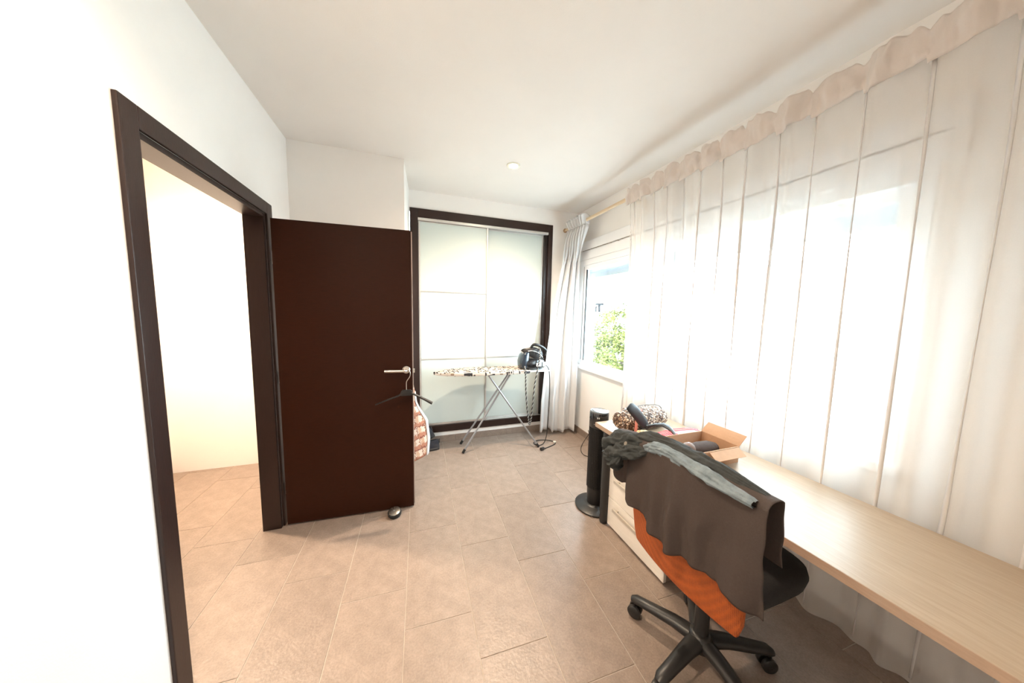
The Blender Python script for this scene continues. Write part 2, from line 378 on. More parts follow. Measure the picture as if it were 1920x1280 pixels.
def sliding(x0, x1, y):
    r = bpy.data.objects.new('sliding_door', None); link(r, wa)
    z0, z1 = 0.200, 2.344
    for a, b in ((x0, x0+0.016), (x1-0.016, x1)): MB().box(a, b, y-0.004, y+0.03, z0, z1, 0.002).build('stile', ALU, r)
    zz = [z0+0.012, 0.925, 1.640, z1-0.003]
    for a, b in zip(zz, zz[1:]):
        MB().box(x0+0.016, x1-0.016, y+0.004, y+0.012, a+0.007, b-0.007, 0.001).build('glass_panel', LACQ, r)
    for z in (zz[1], zz[2]): MB().box(x0+0.016, x1-0.016, y+0.001, y+0.02, z-0.007, z+0.007, 0.002).build('rail', ALU, r)
    MB().box(x0+0.016, x1-0.016, y+0.0, y+0.02, z0, z0+0.018, 0.002).build('bottom_rail', ALU, r)
    MB().box(x0+0.016, x1-0.016, y+0.013, y+0.02, z0, z1).build('backing', ALU, r)
sliding(0.082, 0.808, YB+0.000); sliding(0.795, 1.485, YB+0.040)

# ================================================================ CEILING LIGHTS
def downlight(x, y, power, label, r=0.042):
    t = thing('ceiling_spotlight', label, 'ceiling light', (x, y, CH), 0, 'recessed ceiling spots')
    MB().lathe([(r, 0.0), (r+0.012, -0.002), (r+0.012, -0.006), (r, -0.008), (r-0.006, -0.006), (r-0.006, 0.0)], n=32).build('trim_ring', mat('white_enamel', (0.85, 0.82, 0.7), 0.3), t, auto=40)
    MB().lathe([(r-0.007, -0.004), (r-0.012, -0.0045)], n=28).build('lamp_lens', LAMP, t)
    ld = bpy.data.lights.new('downlight', 'SPOT'); lo = bpy.data.objects.new('downlight', ld); link(lo, t)
    ld.energy = power; ld.color = WARM; ld.spot_size = R_(150); ld.spot_blend = 1.0; ld.shadow_soft_size = 0.035; lo.location = (0, 0, -0.02)
    return t
LAMP = emis('lit_lamp_lens', (1.0, 0.94, 0.70), 40)
downlight(0.803, 2.396, 62, 'small lit round spotlight recessed in the ceiling in front of the wardrobe')
downlight(-0.45, 0.60, 48, 'lit recessed spotlight in the ceiling just inside the doorway')
downlight(-1.42, 2.45, 100, 'unseen spotlight added to light the hall beyond the doorway')  # unseen lamp, added to brighten the hall

# ================================================================ CURTAINS
RX, RZ = 1.72, 2.405
rod = thing('curtain_rod', 'pale wooden curtain rod with a ball end above the window', 'curtain rod', (RX, 1.7, RZ))
MB().tube([(0, 1.46, 0), (0, -1.7, 0)], 0.0155, 16).build('pole', RODWOOD, rod, auto=50)
MB().lathe([(0.0, -0.022), (0.012, -0.020), (0.022, -0.008), (0.0245, 0.003), (0.020, 0.014), (0.010, 0.021), (0.0, 0.023)], n=20, mtx=Matrix.Translation((0, 1.483, 0)) @ Matrix.Rotation(PI/2, 4, 'X')).build('finial', KNOBWOOD, rod, smooth=True)['label'] = 'brown wooden ball at the end of the rod'
MB().lathe([(0.0, -0.022), (0.012, -0.020), (0.022, -0.008), (0.0245, 0.003), (0.020, 0.014), (0.010, 0.021), (0.0, 0.023)], n=20, mtx=Matrix.Translation((0, -1.72, 0)) @ Matrix.Rotation(-PI/2, 4, 'X')).build('finial', KNOBWOOD, rod, smooth=True)
for y in (1.43, 0.44, -1.62):
    m = MB(); m.box(0.012, 0.199, y-0.009, y+0.009, -0.012, 0.004, 0.002); m.box(0.188, 0.199, y-0.022, y+0.022, -0.03, 0.03, 0.002); m.build('bracket', RODWOOD, rod)

Lx = [(0.03, 1.436), (0.414, 1.443), (0.797, 1.477), (1.113, 1.514), (1.486, 1.560), (1.918, 1.645), (2.2, 1.700), (2.348, 1.722), (2.46, 1.72)]
Ly = [(0.03, 3.11), (2.2, 3.12), (2.30, 3.10), (2.36, 3.05), (2.46, 3.04)]
Rx = [(0.03, 1.845), (0.617, 1.84), (2.03, 1.84), (2.12, 1.82), (2.22, 1.775), (2.32, 1.735), (2.46, 1.72)]
Ry = [(0.03, 3.03), (0.287, 3.01), (0.617, 2.985), (1.121, 3.0), (1.616, 3.03), (2.03, 3.035), (2.12, 2.97), (2.22, 2.87), (2.32, 2.755), (2.46, 2.69)]
def left_curtain(u, z):
    lx, ly, rx, ry = interp(Lx, z), interp(Ly, z), interp(Rx, z), interp(Ry, z)
    x = lx + (rx-lx)*u; y = ly + (ry-ly)*u
    d = Vector((rx-lx, ry-ly, 0)); ln = d.length; nrm = Vector((-d.y, d.x, 0)).normalized()
    if nrm.y > 0: nrm = -nrm
    low = max(0.0, min(1.0, (2.36-z)/0.45)); low = low*low*(3-2*low)
    tight = math.sin(u*2*PI*7 + 0.6*math.sin(u*14))*0.030
    broad = (math.sin(u*2*PI*3.1 + 0.9 + 0.35*math.sin(z*2.2)) + 0.55*math.sin(u*2*PI*6.3 + 2.0*math.sin(z*1.1)))*0.030
    gap = -0.045*math.exp(-((u-0.31)/0.05)**2)*low
    amp = tight*(1-low) + broad*low + gap
    x += nrm.x*amp; y += nrm.y*amp
    # cloth hangs from the rod: wraps slightly round it at the top
    if z > 2.30: x += 0.0
    return Vector((x, min(y, 3.20), z))
cl = thing('curtain', 'white opaque curtain bunched and swept into the corner beside the wardrobe', 'curtain', (1.66, 3.05, 0))
def rel(o, fn): return lambda u, v: fn(u, v) - Vector(o.location)
hem = lambda u: 0.035 + 0.012*math.sin(u*9) + (0.02 if 0.27 < u < 0.34 else 0)
v, fc = grid(rel(cl, lambda u, q: left_curtain(u, hem(u) + (2.37-hem(u))*q)), 110, 60); solid(meshobj('cloth', v, fc, LINEN, cl, True), 0.002)
v, fc = grid(rel(cl, lambda u, q: left_curtain(u, 2.37 + (0.075+0.020*abs(math.sin(u*PI*7+0.4+0.3*math.sin(u*8))))*q) + Vector((0.006 - (0.012+0.048*q)*abs(math.sin(u*PI*7+0.4+0.3*math.sin(u*8)))**0.6, 0.010*math.sin(u*40)*q, 0))), 180, 8); solid(meshobj('pleated_heading', v, fc, LINEN, cl, True), 0.003)
v, fc = grid(rel(cl, lambda u, q: left_curtain(0.04 + 0.86*u, 2.37 + 0.055*q) + Vector((0.024, 0, 0))), 60, 4); solid(meshobj('heading_tape', v, fc, LINEN, cl, True), 0.003)

SY0, SY1 = 2.10, 0.12
PLE = [0.0, 0.022, 0.070, 0.127, 0.189, 0.255, 0.328, 0.39, 0.46, 0.53, 0.60, 0.68, 0.76, 0.84, 0.92, 1.0]
def sheer(u, z):
    top = max(0.0, (z-2.05)/0.4)
    k = sum(1 for p in PLE if p <= u) - 1; k = max(0, min(k, len(PLE)-2))
    s = (u-PLE[k])/(PLE[k+1]-PLE[k])
    y = SY0 + (SY1-SY0)*u
    xb = 1.725 + 0.075*min(1, max(0, (2.35-z)/1.6))
    scallop = -0.040*math.sin(PI*s)**0.8*top
    fold = (0.012*math.sin(u*2*PI*17 + 1.3*math.sin(u*23)) + 0.014*math.sin(u*2*PI*8.3 + 0.5*math.sin(z*1.3)) + 0.018*nz(u*9, z*0.25, 3))*(1-0.6*min(1, top))
    y += 0.010*math.sin(z*2.1)*(1-u) + 0.02*nz(u*14, z*0.4, 1)*(1-min(1, top)) - (0.0 if u > 0.02 else 0)
    return Vector((xb + scallop + fold, y + (2.45-z)*0.028*(1-u), z))
sh = thing('sheer_curtain', 'long translucent white voile curtain hanging over the window behind the desk', 'curtain', (1.76, 1.1, 0))
v, fc = grid(rel(sh, lambda u, q: sheer(u, 0.06 + 2.335*q)), 200, 40); meshobj('voile', v, fc, SHEER, sh, True)
def heading(u, q):
    k = sum(1 for p in PLE if p <= u) - 1; k = max(0, min(k, len(PLE)-2)); s = (u-PLE[k])/(PLE[k+1]-PLE[k])
    z = 2.350 + (0.085 + 0.026*min(1, 2.2*math.sin(PI*s)) + 0.012*nz(u*70))*q - 0.022*(1-s)*(s > 0.02)*(1-q)
    p = sheer(u, min(z, 2.46)); p.x = min(p.x, 1.700) - 0.008; p.x -= 0.016*nz(u*45, q*2.5, 4) + 0.012*abs(nz(u*90, q*1.2, 9)) + 0.020*math.sin(PI*s)*math.sin(PI*min(1, q*0.9)) + 0.012*q*0.2 + 0.004*nz(u*80, q*3); p.z = z
    return p
v, fc = grid(rel(sh, heading), 420, 12); solid(meshobj('ruffled_heading', v, fc, cloth_mat('voile_heading', (0.84, 0.78, 0.74), 0.3, 0.08), sh, True), 0.002)
v, fc = grid(rel(sh, lambda u, q: sheer(0.004*u, 0.06 + 2.3*q)), 1, 40); solid(meshobj('side_hem', v, fc, LINEN, sh, True), 0.0015)
FOLD_SHADE = mat('fold_shade_grey', (0.66, 0.63, 0.62), 0.9, spec=0.1, noise_amt=0.03)  # opaque grey strips stand in for the shade of the folds against daylight
for k, p_ in enumerate(PLE[1:-1]):
    ub = p_ + 0.004
    v, fc = grid(rel(sh, lambda u, q: sheer(ub + 0.0042*(u-0.5)*(1+0.5*math.sin(q*9+k)), 0.08 + 2.27*q) - Vector((0.003, 0, 0))), 1, 40); solid(meshobj('fold_shade_strip', v, fc, FOLD_SHADE, sh, True), 0.0012)

# ================================================================ IRONING BOARD
ib = thing('ironing_board', 'ironing board with beige black-lettered cover on crossed steel legs by the wardrobe', 'ironing board', (0.75, 2.98, 0))
def board_outline(n=26):
    up = []
    L0, L1, W = 0.205, 1.195, 0.16
    for i in range(n+1):
        t = i/n; x = L0 + (L1-L0)*t
        wv = W*min(1, (1-(1-min(1, t/0.52))**2.1)**0.55) if t < 0.52 else W
        if t > 0.97: wv = W*(1-((t-0.97)/0.03)**2*0.12)
        up.append((x, wv))
    return [(x-0.75, -a) for x, a in up] + [(x-0.75, a) for x, a in reversed(up) if a > 1e-4]
def cover_mat():
    m = bpy.data.materials.new('lettered_cotton'); m.use_nodes = True; nt = m.node_tree; b = nt.nodes['Principled BSDF']; b.inputs['Roughness'].default_value = 0.85
    tc = nt.nodes.new('ShaderNodeTexCoord')
    def layer(scale, rot, thr, col, prev, sc2):
        mp = nt.nodes.new('ShaderNodeMapping'); mp.inputs['Scale'].default_value = scale; mp.inputs['Rotation'].default_value = (0, 0, rot); nt.links.new(tc.outputs['Object'], mp.inputs[0])
        vo = nt.nodes.new('ShaderNodeTexVoronoi'); vo.distance = 'CHEBYCHEV'; vo.inputs['Scale'].default_value = sc2; vo.inputs['Randomness'].default_value = 0.7; nt.links.new(mp.outputs[0], vo.inputs[0])
        lt = nt.nodes.new('ShaderNodeMath'); lt.operation = 'LESS_THAN'; lt.inputs[1].default_value = thr; nt.links.new(vo.outputs['Distance'], lt.inputs[0])
        sp = nt.nodes.new('ShaderNodeSeparateColor'); nt.links.new(vo.outputs['Color'], sp.inputs[0])
        gt = nt.nodes.new('ShaderNodeMath'); gt.operation = 'GREATER_THAN'; gt.inputs[1].default_value = 0.42; nt.links.new(sp.outputs[0], gt.inputs[0])
        ml = nt.nodes.new('ShaderNodeMath'); ml.operation = 'MULTIPLY'; nt.links.new(lt.outputs[0], ml.inputs[0]); nt.links.new(gt.outputs[0], ml.inputs[1])
        mx = nt.nodes.new('ShaderNodeMix'); mx.data_type = 'RGBA'; nt.links.new(ml.outputs[0], mx.inputs[0]); mx.inputs[7].default_value = (*col, 1)
        if prev is None: mx.inputs[6].default_value = (0.56, 0.47, 0.40, 1)
        else: nt.links.new(prev, mx.inputs[6])
        return mx.outputs[2]
    a = layer((1.0, 3.0, 1), 0.05, 0.30, (0.24, 0.16, 0.11), None, 18)
    a = layer((2.6, 1.0, 1), -0.1, 0.36, (0.030, 0.026, 0.026), a, 17)
    a = layer((0.5, 2.0, 1), 0.2, 0.19, (0.025, 0.023, 0.025), a, 9)
    nt.links.new(a, b.inputs['Base Color']); return m
ol = board_outline()
n = len(ol); vv = []; ff = []
for sc, z in ((0.90, 0.812), (0.985, 0.810), (1.0, 0.818), (1.0, 0.830), (0.985, 0.838), (0.93, 0.840)):
    vv += [(x*(1-(1-sc)*0.35), y*sc, z) for x, y in ol]
for j in range(5):
    for i in range(n): ff.append((j*n+i, j*n+(i+1) % n, (j+1)*n+(i+1) % n, (j+1)*n+i))
ff.append(tuple(range(n))[::-1]); ff.append(tuple(range(5*n, 6*n)))
o = meshobj('cover', vv, ff, cover_mat(), ib); o.data.shade_smooth(); o.data.set_sharp_from_angle(angle=R_(50))
LEGM = mat('grey_steel_tube', (0.36, 0.36, 0.37), 0.35, metal=0.7, noise_amt=0.05)
def leg(a, b):
    a = Vector(a)-Vector((0.75, 2.98, 0)); b = Vector(b)-Vector((0.75, 2.98, 0))
    l = MB().tube([a, b], 0.0095, 12).build('leg', LEGM, ib, auto=50)
    d = (b-a).normalized(); MB().tube([b-d*0.03, b+d*0.012], 0.0135, 12).build('rubber_foot', RUBBER, l, auto=50)
leg((1.02, 2.955, 0.808), (0.493, 2.885, 0.016)); leg((1.02, 3.005, 0.808), (0.505, 3.10, 0.016)); leg((0.745, 2.935, 0.808), (1.285, 2.80, 0.016))
m = MB(); m.tube([(1.02-0.75, -0.06, 0.806), (1.02-0.75, 0.06, 0.806)], 0.008, 10); m.tube([(0.745-0.75, -0.08, 0.806), (0.745-0.75, 0.06, 0.806)], 0.008, 10); m.tube([(-0.3, 0, 0.806), (0.46, 0, 0.806)], 0.007, 8)
m.build('cross_bar', LEGM, ib, auto=50)
m = MB(); m.tube(spline([(0.40, -0.14, 0.822), (0.60, -0.135, 0.822), (0.69, -0.11, 0.822), (0.715, 0.0, 0.822), (0.69, 0.11, 0.822), (0.60, 0.135, 0.822), (0.40, 0.14, 0.822)], 6), 0.005, 8)
for y in (-0.09, -0.03, 0.03, 0.09): m.tube([(0.44, y, 0.824), (0.71-abs(y)*0.25, y, 0.824)], 0.003, 8)
m.build('iron_rest', mat('pale_metal_rest', (0.72, 0.74, 0.74), 0.35, metal=0.4), ib, auto=50)['label'] = 'pale metal iron rest at the wide end'
MB().box(0.45, 0.655, -0.125, 0.125, 0.826, 0.831, 0.002).build('rest_plate', mat('pale_rest_plate', (0.75, 0.77, 0.76), 0.4, noise_amt=0.03), ib)

# steam iron on its station
st = thing('steam_iron_station', 'black steam iron standing on its water station at the end of the ironing board', 'iron', (1.245, 2.955, 0.842))
def loft(sections, m, parent, name, n=20, p=3.2, sharp=40):
    """sections: (z, cx, cy, rx, ry) superellipse rings"""
    v = []; f = []
    for z, cx, cy, rx, ry in sections:
        for k in range(n):
            a = 2*PI*k/n; c, s = math.cos(a), math.sin(a)
            v.append((cx + rx*math.copysign(abs(c)**(2/p), c), cy + ry*math.copysign(abs(s)**(2/p), s), z))
    for i in range(len(sections)-1):
        for k in range(n): f.append((i*n+k, i*n+(k+1) % n, (i+1)*n+(k+1) % n, (i+1)*n+k))
    f.append(tuple(range(n))[::-1]); f.append(tuple((len(sections)-1)*n+k for k in range(n)))
    o = meshobj(name, v, f, m, parent); o.data.shade_smooth(); o.data.set_sharp_from_angle(angle=R_(sharp)); return o
loft([(0.0, 0, 0, 0.118, 0.080), (0.012, 0, 0, 0.136, 0.090), (0.05, 0.0, 0, 0.142, 0.094), (0.085, 0.0, 0, 0.138, 0.090), (0.10, -0.005, 0, 0.126, 0.08)], BLACKG, st, 'station_body')
loft([(0.02, -0.098, 0.0, 0.047, 0.085), (0.08, -0.100, 0, 0.050, 0.086), (0.15, -0.088, 0.0, 0.044, 0.078), (0.178, -0.070, 0, 0.030, 0.06), (0.184, -0.06, 0, 0.018, 0.04)], mat('smoky_blue_tank', (0.010, 0.022, 0.038), 0.16, coat=0.5, noise_amt=0.1), st, 'water_tank')['label'] = 'smoky blue water tank'
MB().box(0.018, 0.078, -0.098, -0.090, 0.032, 0.066, 0.003).build('control_panel', mat('white_label', (0.85, 0.85, 0.83), 0.4), st)['label'] = 'white control plate'
MB().box(0.094, 0.128, -0.092, -0.084, 0.030, 0.075, 0.004).build('side_plate', mat('pale_grey_plate', (0.60, 0.66, 0.70), 0.35), st)
loft([(0.098, 0.01, 0, 0.125, 0.07), (0.108, 0.01, 0, 0.13, 0.074), (0.112, 0.01, 0, 0.12, 0.066)], BLACK, st, 'iron_tray')
iron = MB()
prof = [(-0.13, 0.0), (-0.10, 0.030), (-0.04, 0.048), (0.04, 0.052), (0.095, 0.046), (0.10, 0)]
poly = [(x, y) for x, y in prof] + [(x, -y) for x, y in reversed(prof[1:-1])]
mtI = Matrix.Translation((0.020, -0.012, 0.155)) @ Matrix.Rotation(R_(24), 4, 'Y') @ Matrix.Rotation(R_(22), 4, 'X') @ Matrix.Scale(1.22, 4)
iron.prism(poly, -0.028, -0.020, mtI); iron.build('soleplate', STEEL, st)
vv = []; ff = []; n = len(poly)
for z, s in ((-0.020, 0.97), (0.0, 0.93), (0.025, 0.72), (0.048, 0.52), (0.058, 0.35)):
    vv += [mtI @ Vector((x*s + (1-s)*0.02, y*s, z)) for x, y in poly]
for j in range(4):
    for i in range(n): ff.append((j*n+i, j*n+(i+1) % n, (j+1)*n+(i+1) % n, (j+1)*n+i))
ff.append(tuple(range(n))[::-1]); ff.append(tuple(range(4*n, 5*n)))
o = meshobj('iron_body', vv, ff, BLACK, st); o.data.shade_smooth(); o.data.set_sharp_from_angle(angle=R_(35))
MB().tube([mtI @ Vector(p) for p in spline([(-0.055, 0, 0.040), (-0.050, 0, 0.078), (-0.01, 0, 0.092), (0.045, 0, 0.090), (0.085, 0, 0.074), (0.095, 0, 0.03)], 6)], [0.014]*6+[0.0155]*19+[0.013]*6, 12).build('iron_handle', BLACK, st, auto=60)
MB().tube([mtI @ Vector(p) for p in spline([(-0.075, -0.030, 0.012), (-0.04, -0.036, 0.036), (0.02, -0.038, 0.040), (0.07, -0.038, 0.02)], 6)], 0.004, 8).build('trim_band', mat('silver_band', (0.6, 0.6, 0.58), 0.3, metal=0.6), st, auto=60)
def braid(pts, r, parent, name, stripe=2):
    pts = spline(pts, 14); n = 8
    b = MB().tube(pts, r, n, cap=True); fm = []
    for i in range(len(pts)-1):
        for k in range(n): fm.append(1 if (i*1 + k) % 4 == 0 else 0)
    fm += [0, 0]
    return meshobj(name, b.v, b.f, None, parent, True, [RUBBER, mat('pale_braid_thread', (0.55, 0.53, 0.5), 0.8)], fm)
braid([(-0.11, -0.085, 0.035), (-0.118, -0.118, 0.02), (-0.116, -0.135, -0.06), (-0.112, -0.14, -0.20), (-0.095, -0.14, -0.38), (-0.075, -0.14, -0.52), (-0.060, -0.14, -0.585), (-0.045, -0.14, -0.52), (-0.030, -0.14, -0.36), (-0.012, -0.135, -0.16), (0.022, -0.128, 0.02), (0.045, -0.12, 0.13), (0.060, -0.09, 0.20), (0.075, -0.05, 0.215), (0.085, -0.018, 0.195)], 0.0078, st, 'steam_hose')['label'] = 'black and white braided steam hose'
pc = MB().tube(spline([(0.125, -0.05, 0.035), (0.160, -0.07, 0.02), (0.178, -0.09, -0.05), (0.184, -0.10, -0.25), (0.178, -0.10, -0.50), (0.168, -0.10, -0.72), (0.13, -0.11, -0.825), (0.05, -0.13, -0.836), (0.03, -0.06, -0.836), (0.10, -0.01, -0.836), (0.20, -0.03, -0.836), (0.262, -0.09, -0.836), (0.255, -0.14, -0.836), (0.16, -0.19, -0.836), (0.07, -0.225, -0.834)], 9), 0.0045, 8)
pc.build('power_cable', RUBBER, st, auto=60)
MB().tube([(0.085, -0.218, -0.830), (0.068, -0.226, -0.826), (0.035, -0.242, -0.824)], [0.008, 0.016, 0.017], 12).build('plug', BLACK, st, auto=40)
MB().box(0.245, 0.275, -0.125, -0.10, -0.840, -0.822, 0.003).build('cable_clip', mat('pale_clip', (0.7, 0.66, 0.58), 0.5), st)

# ================================================================ THINGS ON THE DOOR
hg = thing('clothes_hanger', 'black plastic clothes hanger hooked on the door handle', 'hanger', (-0.034, 2.113, 0.86))
MB().tube([(0.0, 0, 0.028), (0.0, 0, 0.075)] + spline([(0.0, 0, 0.078), (0.003, 0, 0.10), (0.022, 0, 0.130), (0.026, 0, 0.155), (0.018, 0, 0.176), (0.004, -0.002, 0.1805), (-0.010, -0.002, 0.170)], 6), 0.0026, 8).build('hook', STEEL, hg, auto=60)
m = MB(); m.prism([(-0.030, 0.0), (0.030, 0.0), (0.042, 0.004), (0.036, 0.030), (0.026, 0.040), (-0.024, 0.040), (-0.034, 0.030), (-0.044, 0.004)], -0.008, 0.008, Matrix.Rotation(PI/2, 4, 'X'))
m.build('neck_block', BLACK, hg)
MB().tube(spline([(-0.03, 0, 0.018), (-0.055, 0, 0.0), (-0.12, 0.003, -0.022), (-0.198, 0.008, -0.052)], 8), [0.0095 - 0.004*i/24 for i in range(25)], 10, sy=0.7).build('arm', BLACK, hg, auto=60)
MB().tube(spline([(0.03, 0, 0.020), (0.055, -0.004, 0.004), (0.115, -0.012, -0.030), (0.170, -0.022, -0.062)], 8), [0.0085 + 0.0085*i/24 for i in range(25)], 12, sy=0.6).build('arm', BLACK, hg, auto=60)

def check_mat():
    m = bpy.data.materials.new('coral_check_cotton'); m.use_nodes = True; nt = m.node_tree; b = nt.nodes['Principled BSDF']; b.inputs['Roughness'].default_value = 0.9
    tc = nt.nodes.new('ShaderNodeTexCoord'); mp = nt.nodes.new('ShaderNodeMapping'); mp.inputs['Rotation'].default_value = (0, R_(14), 0); nt.links.new(tc.outputs['Object'], mp.inputs[0])
    sep = nt.nodes.new('ShaderNodeSeparateXYZ'); nt.links.new(mp.outputs[0], sep.inputs[0])
    nn = nt.nodes.new('ShaderNodeTexNoise'); nn.inputs['Scale'].default_value = 55; nt.links.new(tc.outputs['Object'], nn.inputs[0])
    def band(sock, per, wd, ph):
        a = nt.nodes.new('ShaderNodeMath'); a.operation = 'MULTIPLY_ADD'; a.inputs[1].default_value = 1/per; a.inputs[2].default_value = ph+40; nt.links.new(sock, a.inputs[0])
        q = nt.nodes.new('ShaderNodeMath'); q.operation = 'MULTIPLY_ADD'; q.inputs[1].default_value = 0.62; nt.links.new(nn.outputs[0], q.inputs[0]); nt.links.new(a.outputs[0], q.inputs[2])
        fr = nt.nodes.new('ShaderNodeMath'); fr.operation = 'FRACT'; nt.links.new(q.outputs[0], fr.inputs[0])
        lt = nt.nodes.new('ShaderNodeMath'); lt.operation = 'LESS_THAN'; lt.inputs[1].default_value = wd; nt.links.new(fr.outputs[0], lt.inputs[0]); return lt.outputs[0]
    def over(prev, fac, col):
        mx = nt.nodes.new('ShaderNodeMix'); mx.data_type = 'RGBA'; nt.links.new(fac, mx.inputs[0]); mx.inputs[7].default_value = (*col, 1)
        if isinstance(prev, tuple): mx.inputs[6].default_value = (*prev, 1)
        else: nt.links.new(prev, mx.inputs[6])
        return mx.outputs[2]
    a = over((0.80, 0.68, 0.58), band(sep.outputs[0], 0.060, 0.38, 0.1), (0.66, 0.44, 0.31))
    a = over(a, band(sep.outputs[2], 0.085, 0.34, 0.0), (0.52, 0.24, 0.16))
    a = over(a, band(sep.outputs[2], 0.085, 0.08, 0.08), (0.22, 0.06, 0.045))
    a = over(a, band(sep.outputs[0], 0.060, 0.10, 0.25), (0.35, 0.16, 0.10))
    nt.links.new(a, b.inputs['Base Color']); return m
gx = [(0.33, 0.118), (0.45, 0.127), (0.60, 0.110), (0.70, 0.050), (0.75, 0.030), (0.83, 0.022), (0.92, 0.005), (1.02, -0.02)]
def garment(u, q):
    zt = 1.005; zb = 0.315 + 0.03*math.sin(u*7) ; z = zb + (zt-zb)*q
    rx = interp(gx, z); cxx = -0.085; hw = (rx-cxx)
    a = u*2*PI
    wv = 1 + (0.10*math.sin(a*5+1) + 0.06*math.sin(a*9))*(1-q)**0.7
    return Vector((cxx + hw*math.cos(a)*(1 if math.cos(a) < 0 else 1), 2.325 + (0.030 + 0.035*(1-q))*math.sin(a)*wv + 0.006*nz(u*8, z*6), z))
gm = thing('checked_garment', 'coral and cream checked garment hanging behind the open door', 'clothing', (-0.06, 2.33, 0.3))
v, fc = grid(rel(gm, garment), 64, 40, wrap=True); solid(meshobj('cloth', v, fc, check_mat(), gm, True), 0.002)
MB().tube([p - Vector(gm.location) for p in spline([(-0.055, 2.325, 0.985), (-0.052, 2.300, 1.03), (-0.055, 2.288, 1.0445), (-0.060, 2.272, 1.03), (-0.06, 2.315, 0.985)], 6)], 0.0016, 6).build('hanging_loop', LINEN, gm)
v, fc = grid(rel(gm, lambda u, q: garment(u, q) + Vector((0.006*math.cos(u*2*PI), 0.006*math.sin(u*2*PI), 0))) if False else rel(gm, lambda u, q: garment(-0.07+0.14*u, 0.02+0.72*q) + Vector((0.006, 0.0, 0))), 10, 30)
solid(meshobj('lining_and_glare', v, fc, LINEN, gm, True), 0.002)['label'] = 'white lining edge with overexposed light coloured in'  # white strip also paints in the blown-out light along the cloth edge

ds = thing('door_stop', 'round black rubber door stop with a brushed steel top on the floor', 'door stop', (-0.124, 2.108, 0))
ds.rotation_euler = (R_(14), 0, 0); ds.location = (-0.124, 2.108, 0.0115)
MB().lathe([(0.030, -0.004), (0.042, 0.0), (0.045, 0.006), (0.045, 0.020), (0.041, 0.026), (0.039, 0.0265)], n=40).build('rubber_base', RUBBER, ds, auto=40)
def brushed():
    m = mat('radial_brushed_steel', (0.30, 0.28, 0.26), 0.3, metal=1.0); nt = m.node_tree; b = nt.nodes['Principled BSDF']
    tc = nt.nodes.new('ShaderNodeTexCoord'); g = nt.nodes.new('ShaderNodeTexGradient'); g.gradient_type = 'RADIAL'; nt.links.new(tc.outputs['Object'], g.inputs[0])
    n = nt.nodes.new('ShaderNodeTexNoise'); n.noise_dimensions = '1D'; n.inputs['Scale'].default_value = 18; nt.links.new(g.outputs[0], n.inputs['W'])
    r = nt.nodes.new('ShaderNodeValToRGB'); r.color_ramp.elements[0].color = (0.12, 0.11, 0.10, 1); r.color_ramp.elements[1].color = (0.60, 0.57, 0.53, 1); nt.links.new(n.outputs[0], r.inputs[0]); nt.links.new(r.outputs[0], b.inputs['Base Color']); return m
MB().lathe([(0.038, 0.0265), (0.038, 0.029), (0.035, 0.0305), (0.004, 0.031), (0.003, 0.030)], n=40).build('steel_top', brushed(), ds, auto=40)

